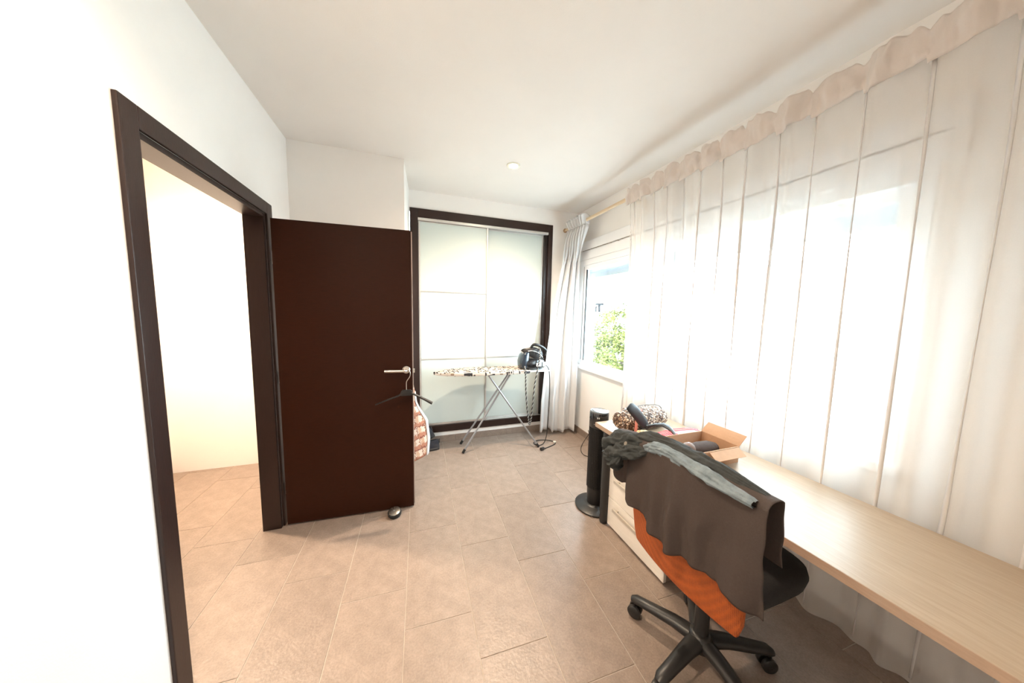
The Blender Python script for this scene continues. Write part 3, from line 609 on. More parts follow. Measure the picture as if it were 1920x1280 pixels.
# ================================================================ SHOES
NAVY = mat('navy_leather', (0.016, 0.017, 0.026), 0.45, noise_amt=0.2, noise_scale=30, bump=0.1)
GREYSUEDE = mat('grey_suede', (0.035, 0.033, 0.038), 0.8, noise_amt=0.2, noise_scale=60)
SOLE = mat('dark_grey_sole', (0.030, 0.027, 0.027), 0.6, noise_amt=0.1)
def sneaker(name, label, mtx):
    t = thing(name, label, 'shoe', group='dark trainers by the wardrobe'); t.matrix_world = mtx
    L = 0.27
    def wd(s): return 0.034 + 0.012*math.sin(PI*min(1, s*1.0))**0.8 + 0.006*(s > 0.55) - 0.0 if False else 0.036*(1-abs(2*s-1)**2.8)**0.5*(0.88+0.28*s) + 0.004
    def ring(zf, k=1.0):
        pts = []
        for i in range(28):
            a = 2*PI*i/28; s = 0.5 + 0.5*math.cos(a)
            pts.append((s*L*1.0, k*wd(s)*math.copysign(1, math.sin(a)) if abs(math.sin(a)) > 1e-6 else 0.0, zf(s)))
        return pts
    layers = [ring(lambda s: 0.0 + 0.012*max(0, s-0.75)*4*max(0, s-0.75), 0.96), ring(lambda s: 0.008 + 0.02*max(0, s-0.75), 1.08), ring(lambda s: 0.026 + 0.01*max(0, s-0.7), 1.06), ring(lambda s: 0.028, 0.96)]
    v = [p for l in layers for p in l]; n = 28; f = []
    for j in range(3):
        for i in range(n): f.append((j*n+i, j*n+(i+1) % n, (j+1)*n+(i+1) % n, (j+1)*n+i))
    f.append(tuple(range(n))[::-1]); f.append(tuple(range(3*n, 4*n)))
    meshobj('sole', v, f, SOLE, t, True)
    top = lambda s: 0.028 + 0.070*(1-max(0, (s-0.30))/0.70)**1.2 if s > 0.30 else 0.098 + 0.012*(0.30-s)/0.30
    lay = []
    for q in (0.0, 0.25, 0.5, 0.75, 0.93, 1.0):
        lay.append([(x + (0.03*(1-abs(x/L*2-1)) if False else 0)*q + (0.012*q*(1-x/L)), y*(1 - 0.50*q**1.6), 0.027 + (top(x/L)-0.027)*q) for x, y, _ in ring(lambda s: 0, 1.0)])
    v = [p for l in lay for p in l]; f = []
    for j in range(len(lay)-1):
        for i in range(n): f.append((j*n+i, j*n+(i+1) % n, (j+1)*n+(i+1) % n, (j+1)*n+i))
    f.append(tuple(range((len(lay)-1)*n, len(lay)*n)))
    fm = []
    for j in range(len(lay)-1):
        for i in range(n):
            x = lay[j][i][0]/L; fm.append(1 if (j < 2 and (x > 0.72 or x < 0.22)) else 0)
    fm.append(0)
    meshobj('upper', v, f, None, t, True, [NAVY, GREYSUEDE], fm)
    for i in range(4):
        s = 0.40 + 0.09*i; z = top(s) + 0.004
        MB().tube([(s*L+0.01, -0.022, z-0.010), (s*L+0.012, -0.010, z), (s*L+0.012, 0.010, z), (s*L+0.01, 0.022, z-0.010)], 0.003, 6).build('lace', RUBBER, t)
    MB().tube([(0.06, -0.034, 0.07), (0.06, -0.040, 0.07)], [0.012, 0.011], 14).build('badge', GREYSUEDE, t)
    MB().box(-0.002, 0.006, -0.008, 0.008, 0.07, 0.115, 0.002).build('heel_tab', GREYSUEDE, t)
    return t
sneaker('trainer', 'dark navy trainer flat on the floor beside the checked garment', Matrix.Translation((0.270, 3.055, 0)) @ Matrix.Rotation(R_(178), 4, 'Z'))
sneaker('trainer', 'dark navy trainer tipped heel-up behind the other by the wardrobe', Matrix.Translation((0.232, 3.150, 0.108)) @ Matrix.Rotation(PI, 4, 'Z') @ Matrix.Rotation(R_(22), 4, 'Y'))

# ================================================================ TOWER FAN
FX, FY = 1.305, 1.785
fan = thing('tower_fan', 'black tower fan on a round base beside the desk', 'fan', (FX, FY, 0))
MB().lathe([(0.138, 0.0), (0.145, 0.004), (0.145, 0.012), (0.135, 0.018), (0.08, 0.026), (0.065, 0.032), (0.062, 0.036)], n=48).build('base', BLACK, fan, auto=40)
FR = 0.066
def dring(k=1.0, n=40): return [(k*FR*math.cos(2*PI*i/n), k*FR*0.98*math.sin(2*PI*i/n)) for i in range(n)]
m = MB(); m.lathe([(FR*0.86, 0.034), (FR*0.90, 0.05), (FR*0.94, 0.15), (FR*0.95, 0.16)], n=40); m.build('lower_housing', BLACK, fan, auto=35)
m = MB(); m.lathe([(FR*0.90, 0.16), (FR*0.93, 0.60), (FR*0.94, 0.62)], n=40); m.build('inner_drum', RUBBER, fan, auto=35)
GA0, GA1 = R_(150), R_(262)       # side with the air outlet
def arc_shell(a0, a1, r0, r1, z0, z1, n=24):
    v = []; f = []
    for i in range(n+1):
        a = a0 + (a1-a0)*i/n; c, s = math.cos(a), math.sin(a)
        v += [(r0*c, r0*s, z0), (r1*c, r1*s, z0), (r1*c, r1*s, z1), (r0*c, r0*s, z1)]
    for i in range(n):
        for k in range(4): f.append((i*4+k, i*4+(k+1) % 4, (i+1)*4+(k+1) % 4, (i+1)*4+k))
    f.append((0, 1, 2, 3)); f.append((n*4+3, n*4+2, n*4+1, n*4))
    return v, f
m = MB(); m.add(*arc_shell(GA1, GA0+2*PI, FR*0.95, FR*1.02, 0.155, 0.625, 30)); m.build('rear_shell', BLACKG, fan, auto=35)
m = MB()
for i in range(46): m.add(*arc_shell(GA0, GA1, FR*0.955, FR*0.995, 0.165+0.0098*i, 0.1690+0.0098*i, 10))
for i in range(11):
    a = GA0 + (GA1-GA0)*i/10; m.add(*arc_shell(a-0.02, a+0.02, FR*0.95, FR*1.005, 0.158, 0.622, 1))
g = m.build('grille', BLACK, fan); g['kind'] = 'stuff'
m = MB(); m.lathe([(FR*0.98, 0.62), (FR*1.03, 0.625), (FR*1.04, 0.70), (FR*1.04, 0.728), (FR*1.0, 0.735)], n=40); m.build('control_head', BLACKG, fan, auto=35)
m = MB(); m.lathe([(FR*1.01, 0.733), (FR*1.0, 0.742), (FR*0.9, 0.745)], n=40); m.build('top_plate', mat('glossy_top_plate', (0.10, 0.11, 0.115), 0.10, coat=1.0, noise_amt=0.1), fan, auto=35)
for i in range(2):
    a = R_(226) + 0.16*i; r = FR*1.045
    m = MB(); m.box(-0.003, 0.003, -0.0006, 0.0006, -0.006, 0.006, 0, Matrix.Translation((r*math.cos(a), r*math.sin(a), 0.705)) @ Matrix.Rotation(a-PI/2, 4, 'Z')); m.build('indicator', mat('white_print', (0.8, 0.8, 0.8), 0.5), fan)
for i in range(5):
    a = R_(206) + 0.085*i; r = FR*1.043
    m = MB(); m.box(-0.0018, 0.0018, -0.0006, 0.0006, -0.0015, 0.0015, 0, Matrix.Translation((r*math.cos(a), r*math.sin(a), 0.655)) @ Matrix.Rotation(a-PI/2, 4, 'Z')); m.build('printed_mark', mat('grey_print', (0.45, 0.45, 0.45), 0.5), fan)
MB().tube([Vector(p)-Vector((FX, FY, 0)) for p in spline([(1.895, 2.78, 0.13), (1.880, 2.745, 0.10), (1.84, 2.745, 0.045), (1.76, 2.69, 0.006), (1.69, 2.59, 0.005), (1.665, 2.50, 0.005), (1.70, 2.40, 0.005), (1.66, 2.15, 0.005), (1.50, 1.95, 0.006), (1.372, 1.84, 0.045)], 10)], 0.0032, 8).build('power_cable', RUBBER, fan, auto=60)

# ================================================================ DESK
DX0, DX1, DY_0, DY_1, DT = 1.207, 1.765, -0.10, 1.69, 0.70
dk = thing('desk', 'long light oak desk with round black legs in front of the sheer curtain', 'desk', (1.48, 0.8, 0))
def dp(x, y): return x-1.48, y-0.8
m = MB(); m.box(DX0-1.48+0.0015, DX1-1.48, DY_0-0.8, DY_1-0.8-0.0015, DT-0.03, DT, 0.001); m.build('tabletop', OAK, dk)
m = MB(); m.box(DX0-1.48, DX0-1.48+0.0016, DY_0-0.8, DY_1-0.8, DT-0.030, DT-0.0006); m.build('edge_band', OAKEDGE, dk)['label'] = 'darker wood edge strip'
for x, y in ((1.262, 1.615), (1.70, 1.63), (1.262, -0.03), (1.70, -0.03)):
    a, b = dp(x, y); l = MB().lathe([(0.026, 0.0), (0.028, 0.006), (0.028, 0.02), (0.030, 0.022), (0.030, DT-0.045), (0.045, DT-0.040), (0.045, DT-0.030)], (a, b, 0), n=28).build('leg', GRAPH, dk, auto=40)

dc = thing('drawer_cabinet', 'cream wood drawer unit with bar handles under the desk', 'cabinet', (1.51, 1.342, 0))
CX0 = 1.288-1.51
m = MB(); m.box(CX0, 0.22, -0.238, -0.220, 0.012, 0.42, 0.001); m.box(CX0, 0.22, 0.224, 0.242, 0.012, 0.42, 0.001); m.box(0.21, 0.22, -0.220, 0.224, 0.012, 0.42); m.box(CX0, 0.21, -0.220, 0.224, 0.012, 0.03); m.box(CX0+0.03, 0.2, -0.2, 0.2, 0.0, 0.012)
m.build('carcass', mat('shaded_side_board', (0.40, 0.31, 0.25), 0.5, noise_amt=0.06, noise_scale=8), dc)  # carcass coloured brownish to stand for the shade on its side
MB().box(CX0-0.020, 0.22, -0.242, 0.243, 0.420, 0.440, 0.002).build('top_board', CREAMWOOD, dc)
for z0, z1 in ((0.014, 0.208), (0.213, 0.416)):
    d = MB().box(CX0-0.020, CX0-0.001, -0.241, 0.242, z0, z1, 0.002).build('drawer', CREAMWOOD, dc)
    h = MB(); zc = z0+0.150; h.box(CX0-0.050, CX0-0.040, -0.085, 0.165, zc-0.010, zc+0.010, 0.002)
    for y in (-0.06, 0.14): h.box(CX0-0.042, CX0-0.019, y-0.005, y+0.005, zc-0.005, zc+0.005)
    h.build('handle', mat('pale_bar_handle_' , (0.62, 0.57, 0.50), 0.35, metal=0.5), d)

# ================================================================ ON THE DESK
def bag_mat():
    m = bpy.data.materials.new('brown_speckled_fabric'); m.use_nodes = True; nt = m.node_tree; b = nt.nodes['Principled BSDF']; b.inputs['Roughness'].default_value = 0.75
    tc = nt.nodes.new('ShaderNodeTexCoord'); vo = nt.nodes.new('ShaderNodeTexVoronoi'); vo.inputs['Scale'].default_value = 120; nt.links.new(tc.outputs['Object'], vo.inputs[0])
    sp = nt.nodes.new('ShaderNodeSeparateColor'); nt.links.new(vo.outputs['Color'], sp.inputs[0])
    r = nt.nodes.new('ShaderNodeValToRGB'); r.color_ramp.interpolation = 'CONSTANT'; e = r.color_ramp.elements
    e[0].color = (0.045, 0.022, 0.014, 1); e[1].position = 0.42; e[1].color = (0.16, 0.085, 0.05, 1)
    q = e.new(0.62); q.color = (0.42, 0.30, 0.21, 1); q = e.new(0.80); q.color = (0.70, 0.60, 0.50, 1); q = e.new(0.90); q.color = (0.25, 0.22, 0.20, 1)
    nt.links.new(sp.outputs[0], r.inputs[0]); nt.links.new(r.outputs[0], b.inputs['Base Color']); return m
BAGM = bag_mat()
bag = thing('duffel_bag', 'small brown speckled fabric bag with a pink handle on the desk corner', 'bag', (1.445, 1.528, DT), R_(8))
def bagf(u, v):
    a = u*2*PI; b = (v-0.5)*PI; p = 2.7
    ca, sa, cb, sb = math.cos(a), math.sin(a), math.cos(b), math.sin(b)
    f = lambda t, k: math.copysign(abs(t)**(2/k), t)
    x = 0.20*f(sb, 4.0)                       # long axis
    r = max(abs(cb), 1e-4)**(2/4.0)
    y = 0.092*f(ca, 2.6)*r; z = 0.060*f(sa, 2.6)*r
    z2 = z + 0.060
    k = 0.012*nz(x*14, y*14, z*14) + 0.006*nz(x*40, y*40, z*30)
    z2 = max(0.0, z2*(1+0.10*math.cos(x*9)) + k*(1 if z > -0.04 else 0)); y += k*0.9
    return (x, y, z2)
v, fc = grid(bagf, 56, 40, wrap=True); o = meshobj('body', v, fc, BAGM, bag, True)
PINK = mat('pink_piping', (0.62, 0.22, 0.18), 0.7, noise_amt=0.08)
m = MB(); m.tube(spline([(-0.150, -0.088, 0.018), (-0.157, -0.098, 0.060), (-0.150, -0.092, 0.100), (-0.125, -0.070, 0.124), (-0.09, -0.05, 0.132), (-0.05, -0.04, 0.134)], 8), 0.0105, 10, sy=0.5); m.build('handle', PINK, bag, auto=60)['label'] = 'pink carrying handle'
MB().tube(spline([(-0.16, 0.0, 0.137), (-0.06, 0.01, 0.142), (0.06, 0.01, 0.143), (0.17, 0.0, 0.128), (0.212, -0.01, 0.08), (0.224, -0.02, 0.062)], 8), 0.004, 8, sy=0.6).build('zip', mat('dark_zip', (0.06, 0.045, 0.035), 0.6), bag, auto=60)

ph = thing('angled_holder', 'black angled plastic holder leaning across the speckled bag', 'holder', (1.33, 1.38, DT))
def slab_path(pts, name, parent, m):
    """pts: (centre, half width, half thickness, across, through) -> rounded slab"""
    v = []; n = 14; f = []
    for c, hw, ht, ac, th in pts:
        c = Vector(c); ac = Vector(ac).normalized(); th = Vector(th).normalized()
        for k in range(n):
            a = 2*PI*k/n; ca, sa = math.cos(a), math.sin(a)
            v.append(c + ac*hw*math.copysign(abs(ca)**0.55, ca) + th*ht*math.copysign(abs(sa)**0.7, sa))
    for i in range(len(pts)-1):
        for k in range(n): f.append((i*n+k, i*n+(k+1) % n, (i+1)*n+(k+1) % n, (i+1)*n+k))
    f.append(tuple(range(n))[::-1]); f.append(tuple((len(pts)-1)*n+k for k in range(n)))
    o = meshobj(name, v, f, m, parent); o.data.shade_smooth(); o.data.set_sharp_from_angle(angle=R_(60)); return o
P0 = Vector((1.33, 1.38, DT))
HOLD = mat('black_satin_holder', (0.016, 0.017, 0.020), 0.32, noise_amt=0.1)
ac = (0.75, 0.15, 0.62); th = (-0.35, -0.9, 0.25)
slab_path([(Vector(c)-P0, hw, ht, ac, th) for c, hw, ht in (((1.226, 1.40, 0.905), 0.022, 0.006), ((1.238, 1.40, 0.900), 0.030, 0.010), ((1.275, 1.40, 0.868), 0.036, 0.011), ((1.315, 1.40, 0.825), 0.036, 0.011), ((1.350, 1.40, 0.785), 0.034, 0.011), ((1.368, 1.395, 0.766), 0.024, 0.009))], 'paddle', ph, HOLD)
ac2 = (0.2, -0.1, 1); th2 = (0.7, 0.7, 0)
slab_path([(Vector(c)-P0, hw, ht, (0.75, 0.5, 0.25), (0, -0.2, 1)) for c, hw, ht in (((1.362, 1.395, 0.762), 0.010, 0.008), ((1.405, 1.372, 0.778), 0.011, 0.007), ((1.445, 1.345, 0.786), 0.017, 0.007), ((1.450, 1.305, 0.782), 0.019, 0.007), ((1.440, 1.265, 0.772), 0.017, 0.007), ((1.428, 1.235, 0.764), 0.012, 0.006))], 'arm', ph, HOLD)
MB().lathe([(0.012, -0.013), (0.014, -0.008), (0.014, 0.008), (0.012, 0.013)], n=18, mtx=Matrix.Translation(Vector((1.362, 1.394, 0.764))-P0) @ Matrix.Rotation(PI/2, 4, 'X')).build('hinge', BLACK, ph, auto=40)
MB().tube([Vector((1.345, 1.405, 0.760))-P0, Vector((1.335, 1.415, DT+0.004))-P0], [0.008, 0.010], 10).build('foot', BLACK, ph, auto=40)

KRAFT = mat('brown_cardboard', (0.47, 0.28, 0.17), 0.85, noise_amt=0.06, noise_scale=40, bump=0.03)
bx = thing('cardboard_box', 'open shallow brown cardboard box on the desk behind the chair back', 'box', (1.445, 1.105, DT))
hx, hy, hh, tk = 0.152, 0.105, 0.085, 0.004
MB().box(-hx, hx, -hy, hy, 0.0, tk).build('bottom', KRAFT, bx)
MB().box(-hx, -hx+tk, -hy, hy, tk, hh).build('side', KRAFT, bx); MB().box(hx-tk, hx, -hy, hy, tk, hh).build('side', KRAFT, bx)
MB().box(-hx+tk, hx-tk, -hy, -hy+tk, tk, hh).build('side', KRAFT, bx); MB().box(-hx+tk, hx-tk, hy-tk, hy, tk, hh).build('side', KRAFT, bx)
v, fc = grid(lambda u, q: (hx-0.001 + 0.10*q*0.5, -hy + 2*hy*u, hh + 0.055*q*(1-0.15*q)), 4, 4); solid(meshobj('flap', v, fc, KRAFT, bx), 0.003)
v, fc = grid(lambda u, q: (-hx*0.4 + hx*1.35*u, -hy - 0.02*q*2, hh - 0.004 - 0.03*q), 4, 3); solid(meshobj('flap', v, fc, KRAFT, bx), 0.003)

br = thing('brown_pouch', 'dark brown leather pouch lying in the cardboard box', 'pouch', (1.44, 1.09, DT+0.006))
LEATH = mat('dark_brown_leather', (0.045, 0.026, 0.019), 0.75, spec=0.15, noise_amt=0.2, noise_scale=30, bump=0.1)
secs = [(-0.118, 0.016, 0.018), (-0.110, 0.026, 0.024), (-0.07, 0.034, 0.030), (0.0, 0.044, 0.036), (0.07, 0.042, 0.034), (0.115, 0.030, 0.024), (0.125, 0.014, 0.012)]
v = []; f = []; n = 16
for x, ry, rz in secs:
    for k in range(n): a = 2*PI*k/n; v.append((x, ry*math.cos(a) + 0.2*x*0.5, 0.042 + rz*math.sin(a) + 0.14*(-x)*0.5 + 0.004))
for i in range(len(secs)-1):
    for k in range(n): f.append((i*n+k, i*n+(k+1) % n, (i+1)*n+(k+1) % n, (i+1)*n+k))
f.append(tuple(range(n))[::-1]); f.append(tuple((len(secs)-1)*n+k for k in range(n)))
meshobj('body', v, f, LEATH, br, True)
MB().tube([(-0.126, -0.012, 0.055), (-0.100, -0.010, 0.062), (-0.092, -0.009, 0.060)], [0.020, 0.034, 0.036], 14).build('end_flap', mat('worn_brown_leather', (0.17, 0.105, 0.08), 0.5, noise_amt=0.2), br, auto=50)

def crumple(name, label, cat, loc, r, col, seed, rough=0.4, parent=None):
    def fn(u, v):
        a = u*2*PI; b = (v-0.5)*PI
        x, y, z = math.cos(a)*math.cos(b), math.sin(a)*math.cos(b), math.sin(b)
        k = 1 + 0.30*nz(x*2+seed, y*2, z*2) + 0.12*nz(x*6, y*6+seed, z*6)
        return (r[0]*x*k, r[1]*y*k, max(0, r[2]*(1+z*k)))
    v, f = grid(fn, 36, 24, wrap=True)
    return tag(meshobj(name, v, f, mat(name+'_stuff', col, rough, noise_amt=0.10, noise_scale=35, bump=0.3, bump_scale=60), smooth=True, loc=loc), label, cat)
crumple('paper_bag', 'crumpled cream paper bag on the desk beside the speckled bag', 'bag', (1.312, 1.352, DT), (0.043, 0.040, 0.030), (0.62, 0.48, 0.28), 2.0, 0.7)
crumple('plastic_bag', 'crumpled clear white plastic bag on the desk beyond the cardboard box', 'bag', (1.555, 1.268, DT), (0.105, 0.035, 0.033), (0.78, 0.72, 0.70), 5.0, 0.25)
rp = thing('red_packet', 'bright red ribbed packet under the black holder on the desk', 'packet', (1.395, 1.268, DT), R_(12))
RED = mat('red_plastic_film', (0.62, 0.035, 0.055), 0.3, noise_amt=0.15, noise_scale=30, coat=0.3)
m = MB()
for i in range(7): m.tube([(-0.054+0.018*i, -0.038, 0.056), (-0.054+0.018*i, 0.0, 0.064), (-0.054+0.018*i, 0.038, 0.056)], 0.0098, 10)
m.build('ribbed_top', RED, rp, auto=50)
MB().box(-0.062, 0.062, -0.034, 0.034, 0.0, 0.054, 0.008).build('body', mat('pink_print_film', (0.62, 0.38, 0.28), 0.4, col2=(0.50, 0.05, 0.07), noise_scale=26), rp)
for i in range(2):
    st_ = MB().tube(spline([(1.44, 1.300-0.022*i, DT+0.074), (1.50, 1.285-0.022*i, DT+0.078), (1.57, 1.272-0.026*i, DT+0.080), (1.625, 1.258-0.026*i, DT+0.070)], 6), 0.0045, 8, sy=0.6).build('red_strap', mat('red_strap_' + 'a'*i, (0.55, 0.03, 0.06), 0.4, noise_amt=0.1), auto=60)
    tag(st_, ('red strap lying on the white plastic bag, nearer the curtain', 'red strap lying on the white plastic bag, nearer the cardboard box')[i], 'strap')
gt = thing('small_tin', 'small grey and brown trinket tin at the curtain edge of the desk', 'tin', (1.685, 1.335, DT), R_(10))
MB().box(-0.035, 0.035, -0.018, 0.018, 0, 0.016, 0.004).build('body', mat('grey_tin', (0.42, 0.36, 0.30), 0.4, noise_amt=0.3, noise_scale=60), gt)
MB().box(-0.036, 0.036, -0.019, 0.019, 0.0165, 0.022, 0.002).build('lid', mat('brown_tin_lid', (0.32, 0.24, 0.18), 0.4, noise_amt=0.2), gt)
MB().box(1.62, 1.70, 1.560, 1.592, DT, DT+0.0012).build('paper_slip', mat('white_paper', (0.85, 0.84, 0.80), 0.8)); tag(bpy.data.objects['paper_slip'], 'small white slip of paper on the far corner of the desk', 'paper')
cb = MB().tube(spline([(1.40, 1.66, 0.655), (1.385, 1.64, 0.60), (1.38, 1.625, 0.50), (1.395, 1.62, 0.42), (1.40, 1.615, 0.30), (1.41, 1.615, 0.05), (1.43, 1.63, 0.005), (1.6, 1.66, 0.005)], 8), 0.0035, 8).build('cable', RUBBER, auto=60)
tag(cb, 'thin black cable hanging under the far end of the desk', 'cable')

# ================================================================ OFFICE CHAIR
HX, HY = 1.140, 0.790
chr_ = thing('office_chair', 'office chair with orange mesh back and black five-star base at the desk', 'chair', (HX, HY, 0))
for k in range(5):
    a = R_(119 + 72*k); d = Vector((math.cos(a), math.sin(a), 0)); e = d*0.262
    m = MB(); m.tube([d*0.02 + Vector((0, 0, 0.098)), d*0.10 + Vector((0, 0, 0.102)), d*0.20 + Vector((0, 0, 0.092)), d*0.262 + Vector((0, 0, 0.086)), d*0.282 + Vector((0, 0, 0.078))], [0.036, 0.031, 0.026, 0.024, 0.016], 12, sy=0.72)
    l = m.build('leg', BLACK, chr_, auto=60)
    pd_ = Vector((-d.y, d.x, 0)); c = e + Vector((0, 0, 0.030)) + d*0.004
    w_ = MB()
    for s in (-1, 1):
        ax = pd_*s; w_.tube([c + ax*0.006, c + ax*0.010, c + ax*0.022, c + ax*0.026], [0.026, 0.029, 0.029, 0.024], 20)
    w_.tube([c, c + Vector((0, 0, 0.055)) - d*0.004], 0.008, 8); w_.tube([c - pd_*0.027, c + pd_*0.027], 0.006, 8)
    w_.build('caster', BLACK, l, auto=50)
MB().lathe([(0.040, 0.060), (0.046, 0.075), (0.046, 0.115), (0.036, 0.128), (0.028, 0.130)], n=28).build('hub', BLACK, chr_, auto=40)
MB().lathe([(0.027, 0.13), (0.027, 0.25), (0.016, 0.252), (0.015, 0.40)], n=24).build('gas_column', GRAPH, chr_, auto=40)
MB().box(-0.10, 0.14, -0.07, 0.07, 0.385, 0.434, 0.010).build('mechanism', BLACK, chr_)
loft([(0.432, 0.10, 0, 0.185, 0.180), (0.44, 0.10, 0, 0.215, 0.205), (0.475, 0.10, 0, 0.220, 0.212), (0.500, 0.10, 0, 0.215, 0.205), (0.510, 0.10, 0, 0.18, 0.175)], mat('black_seat_fabric', (0.02, 0.019, 0.019), 0.9, noise_amt=0.2, noise_scale=150, bump=0.2, bump_scale=300), chr_, 'seat', n=40, p=4.5, sharp=60)
def orange_mat():
    m = mat('orange_mesh_fabric', (0.37, 0.080, 0.011), 0.75, noise_amt=0.1, noise_scale=60); nt = m.node_tree; b = nt.nodes['Principled BSDF']
    tc = nt.nodes.new('ShaderNodeTexCoord'); wv = nt.nodes.new('ShaderNodeTexVoronoi'); wv.inputs['Scale'].default_value = 190; wv.inputs['Randomness'].default_value = 0.15; nt.links.new(tc.outputs['Object'], wv.inputs[0])
    bp = nt.nodes.new('ShaderNodeBump'); bp.inputs['Strength'].default_value = 0.7; bp.inputs['Distance'].default_value = 0.003; nt.links.new(wv.outputs['Distance'], bp.inputs['Height']); nt.links.new(bp.outputs[0], b.inputs['Normal'])
    old = b.inputs['Base Color'].links[0].from_socket; r = nt.nodes.new('ShaderNodeValToRGB'); r.color_ramp.elements[0].color = (0.45, 0.42, 0.4, 1); r.color_ramp.elements[1].position = 0.6; r.color_ramp.elements[1].color = (1.15, 1.1, 1.1, 1); nt.links.new(wv.outputs['Distance'], r.inputs[0])
    mx = nt.nodes.new('ShaderNodeMix'); mx.data_type = 'RGBA'; mx.blend_type = 'MULTIPLY'; mx.inputs[0].default_value = 1; nt.links.new(old, mx.inputs[6]); nt.links.new(r.outputs[0], mx.inputs[7]); nt.links.new(mx.outputs[2], b.inputs['Base Color']); return m
def backX(z, y): return 0.965 - 0.13*(z-0.43) - 0.6*0.0 + 0.35*((y-HY)**2)*1.6   # leans away from the desk, wraps forward at the sides
def backf(u, v):
    z = 0.415 + (0.515 - 0.06*max(0, (0.5-u))*2*0 )*v; hw = 0.232 + 0.012*math.sin(PI*v) - 0.05*max(0, v-0.8)*2 - 0.02*max(0, 0.1-v)*5
    y = HY + hw*(1-2*u)
    return Vector((backX(z, y), y, z)) - Vector((HX, HY, 0))
v, fc = grid(backf, 32, 30); o = solid(meshobj('backrest', v, fc, orange_mat(), chr_, True), 0.030); bv = o.modifiers.new('soft_edge', 'BEVEL'); bv.width = 0.010; bv.segments = 3
m = MB(); m.tube(spline([(0.02, 0, 0.392), (-0.10, 0, 0.388), (-0.122, 0, 0.41), (-0.125, 0, 0.50), (-0.137, 0, 0.62)], 6), 0.022, 12, sy=0.6); m.build('back_support', BLACK, chr_, auto=60)

# shirt over the backrest
hemT = [(0.40, 0.60), (0.50, 0.60), (0.63, 0.610), (0.69, 0.605), (0.76, 0.590), (0.853, 0.595), (0.90, 0.632), (0.967, 0.628), (1.002, 0.655), (1.012, 0.70), (1.06, 0.672), (1.095, 0.695), (1.12, 0.72)]
def shirt(u, v):
    y = 1.105 - 0.63*u
    hz = interp(hemT, y) + 0.006*nz(y*30); top = 0.945 - 0.20*max(0, y-0.88)
    yy = min(max(y, HY-0.24), HY+0.24)
    over = max(0, y-(HY+0.245))
    L = top - hz; back = 0.20; tot = L + 0.05 + back; s = v*tot
    fx = lambda z: backX(z, yy) - 0.030 - over*0.1
    if s < back: z = top - (back - s); x = backX(z, yy) + 0.030 - over*0.1
    elif s < back + 0.05:
        t = (s-back)/0.05; a = t*PI; xm = backX(top, yy); x = xm + 0.030*math.cos(a) - over*0.1; z = top + 0.012*math.sin(a)
    else:
        z = top - (s-back-0.05); dn = (top-z)
        fold = (0.018*math.sin(y*58 + 1.2*math.sin(y*17) + z*3) + 0.012*math.sin(y*31+z*5))*min(1, dn*3.2) + 0.008*nz(y*18, z*10)*min(1, dn*5)
        x = fx(z) - 0.006 - abs(0.012*min(1, dn*4)) - max(-0.012, fold) - 0.10*dn*0.35
        if abs(y-1.006) < 0.010: x += 0.02
    return Vector((x, y + 0.006*nz(z*12, y*10), z))
sw = thing('grey_shirt', 'taupe grey jersey top draped over the orange chair back', 'clothing', (0.9, 0.8, 0.9))
TAUPE = mat('taupe_jersey', (0.073, 0.056, 0.050), 0.92, spec=0.15, noise_amt=0.07, noise_scale=180, bump=0.15, bump_scale=400)
v, fc = grid(rel(sw, shirt), 130, 70); solid(meshobj('cloth', v, fc, TAUPE, sw, True), 0.003)

# jacket rolled along the top edge
jk = thing('denim_jacket', 'crumpled dark denim jacket lying along the top of the chair back', 'clothing', (0.9, 0.85, 0.93))
DENIM = mat('dark_grey_denim', (0.060, 0.064, 0.064), 0.9, spec=0.2, col2=(0.035, 0.038, 0.038), noise_scale=26, bump=0.25, bump_scale=250)
FADED = mat('faded_blue_denim', (0.26, 0.31, 0.34), 0.9, spec=0.2, col2=(0.12, 0.15, 0.17), noise_scale=22, bump=0.25, bump_scale=250)
def roll(path, rads, m, name, seed, sq=0.7, amp=0.35):
    P = spline(path, 9); K = len(P)-1
    def fn(u, v):
        s = v*K; i = min(int(s), K-1); t = s-i; p = P[i].lerp(P[i+1], t); tg = (P[min(i+1, K)]-P[max(i-1, 0)]).normalized()
        r = interp([(k/(len(rads)-1), q) for k, q in enumerate(rads)], v)
        up = Vector((0, 0, 1)); a_ = tg.cross(up).normalized(); up = a_.cross(tg)
        an = u*2*PI; c, si = math.cos(an), math.sin(an)
        rdg = 1 - abs(2*nz(c*1.7+seed, si*1.7, s*0.16))
        k = 1 + amp*0.8*nz(c*1.1+seed, si*1.1, s*0.14) + amp*0.75*(rdg-0.6) + amp*0.22*math.sin(an*4 + s*0.28 + seed + 2*nz(s*0.2, seed)) + amp*0.16*(1-abs(2*nz(c*2.6, si*2.6+seed, s*0.22)))
        return p + r*k*(c*a_ + si*up*sq)
    v, f = grid(rel(jk, fn), 56, 140, wrap=True); o = meshobj(name, v, f, m, jk, True)
    return o
roll([(0.875, 1.090, 0.775), (0.868, 1.092, 0.815), (0.866, 1.070, 0.860), (0.874, 1.020, 0.893), (0.888, 0.96, 0.915), (0.905, 0.89, 0.935)], [0.020, 0.034, 0.040, 0.042, 0.038, 0.012], DENIM, 'bunched_collar', 1.0, 0.9, 0.5)
roll([(0.852, 1.060, 0.790), (0.838, 1.045, 0.825), (0.836, 1.005, 0.858), (0.846, 0.960, 0.880), (0.866, 0.91, 0.900), (0.885, 0.87, 0.92)], [0.014, 0.030, 0.034, 0.032, 0.024, 0.008], DENIM, 'folded_sleeve', 7.3, 0.9, 0.5)
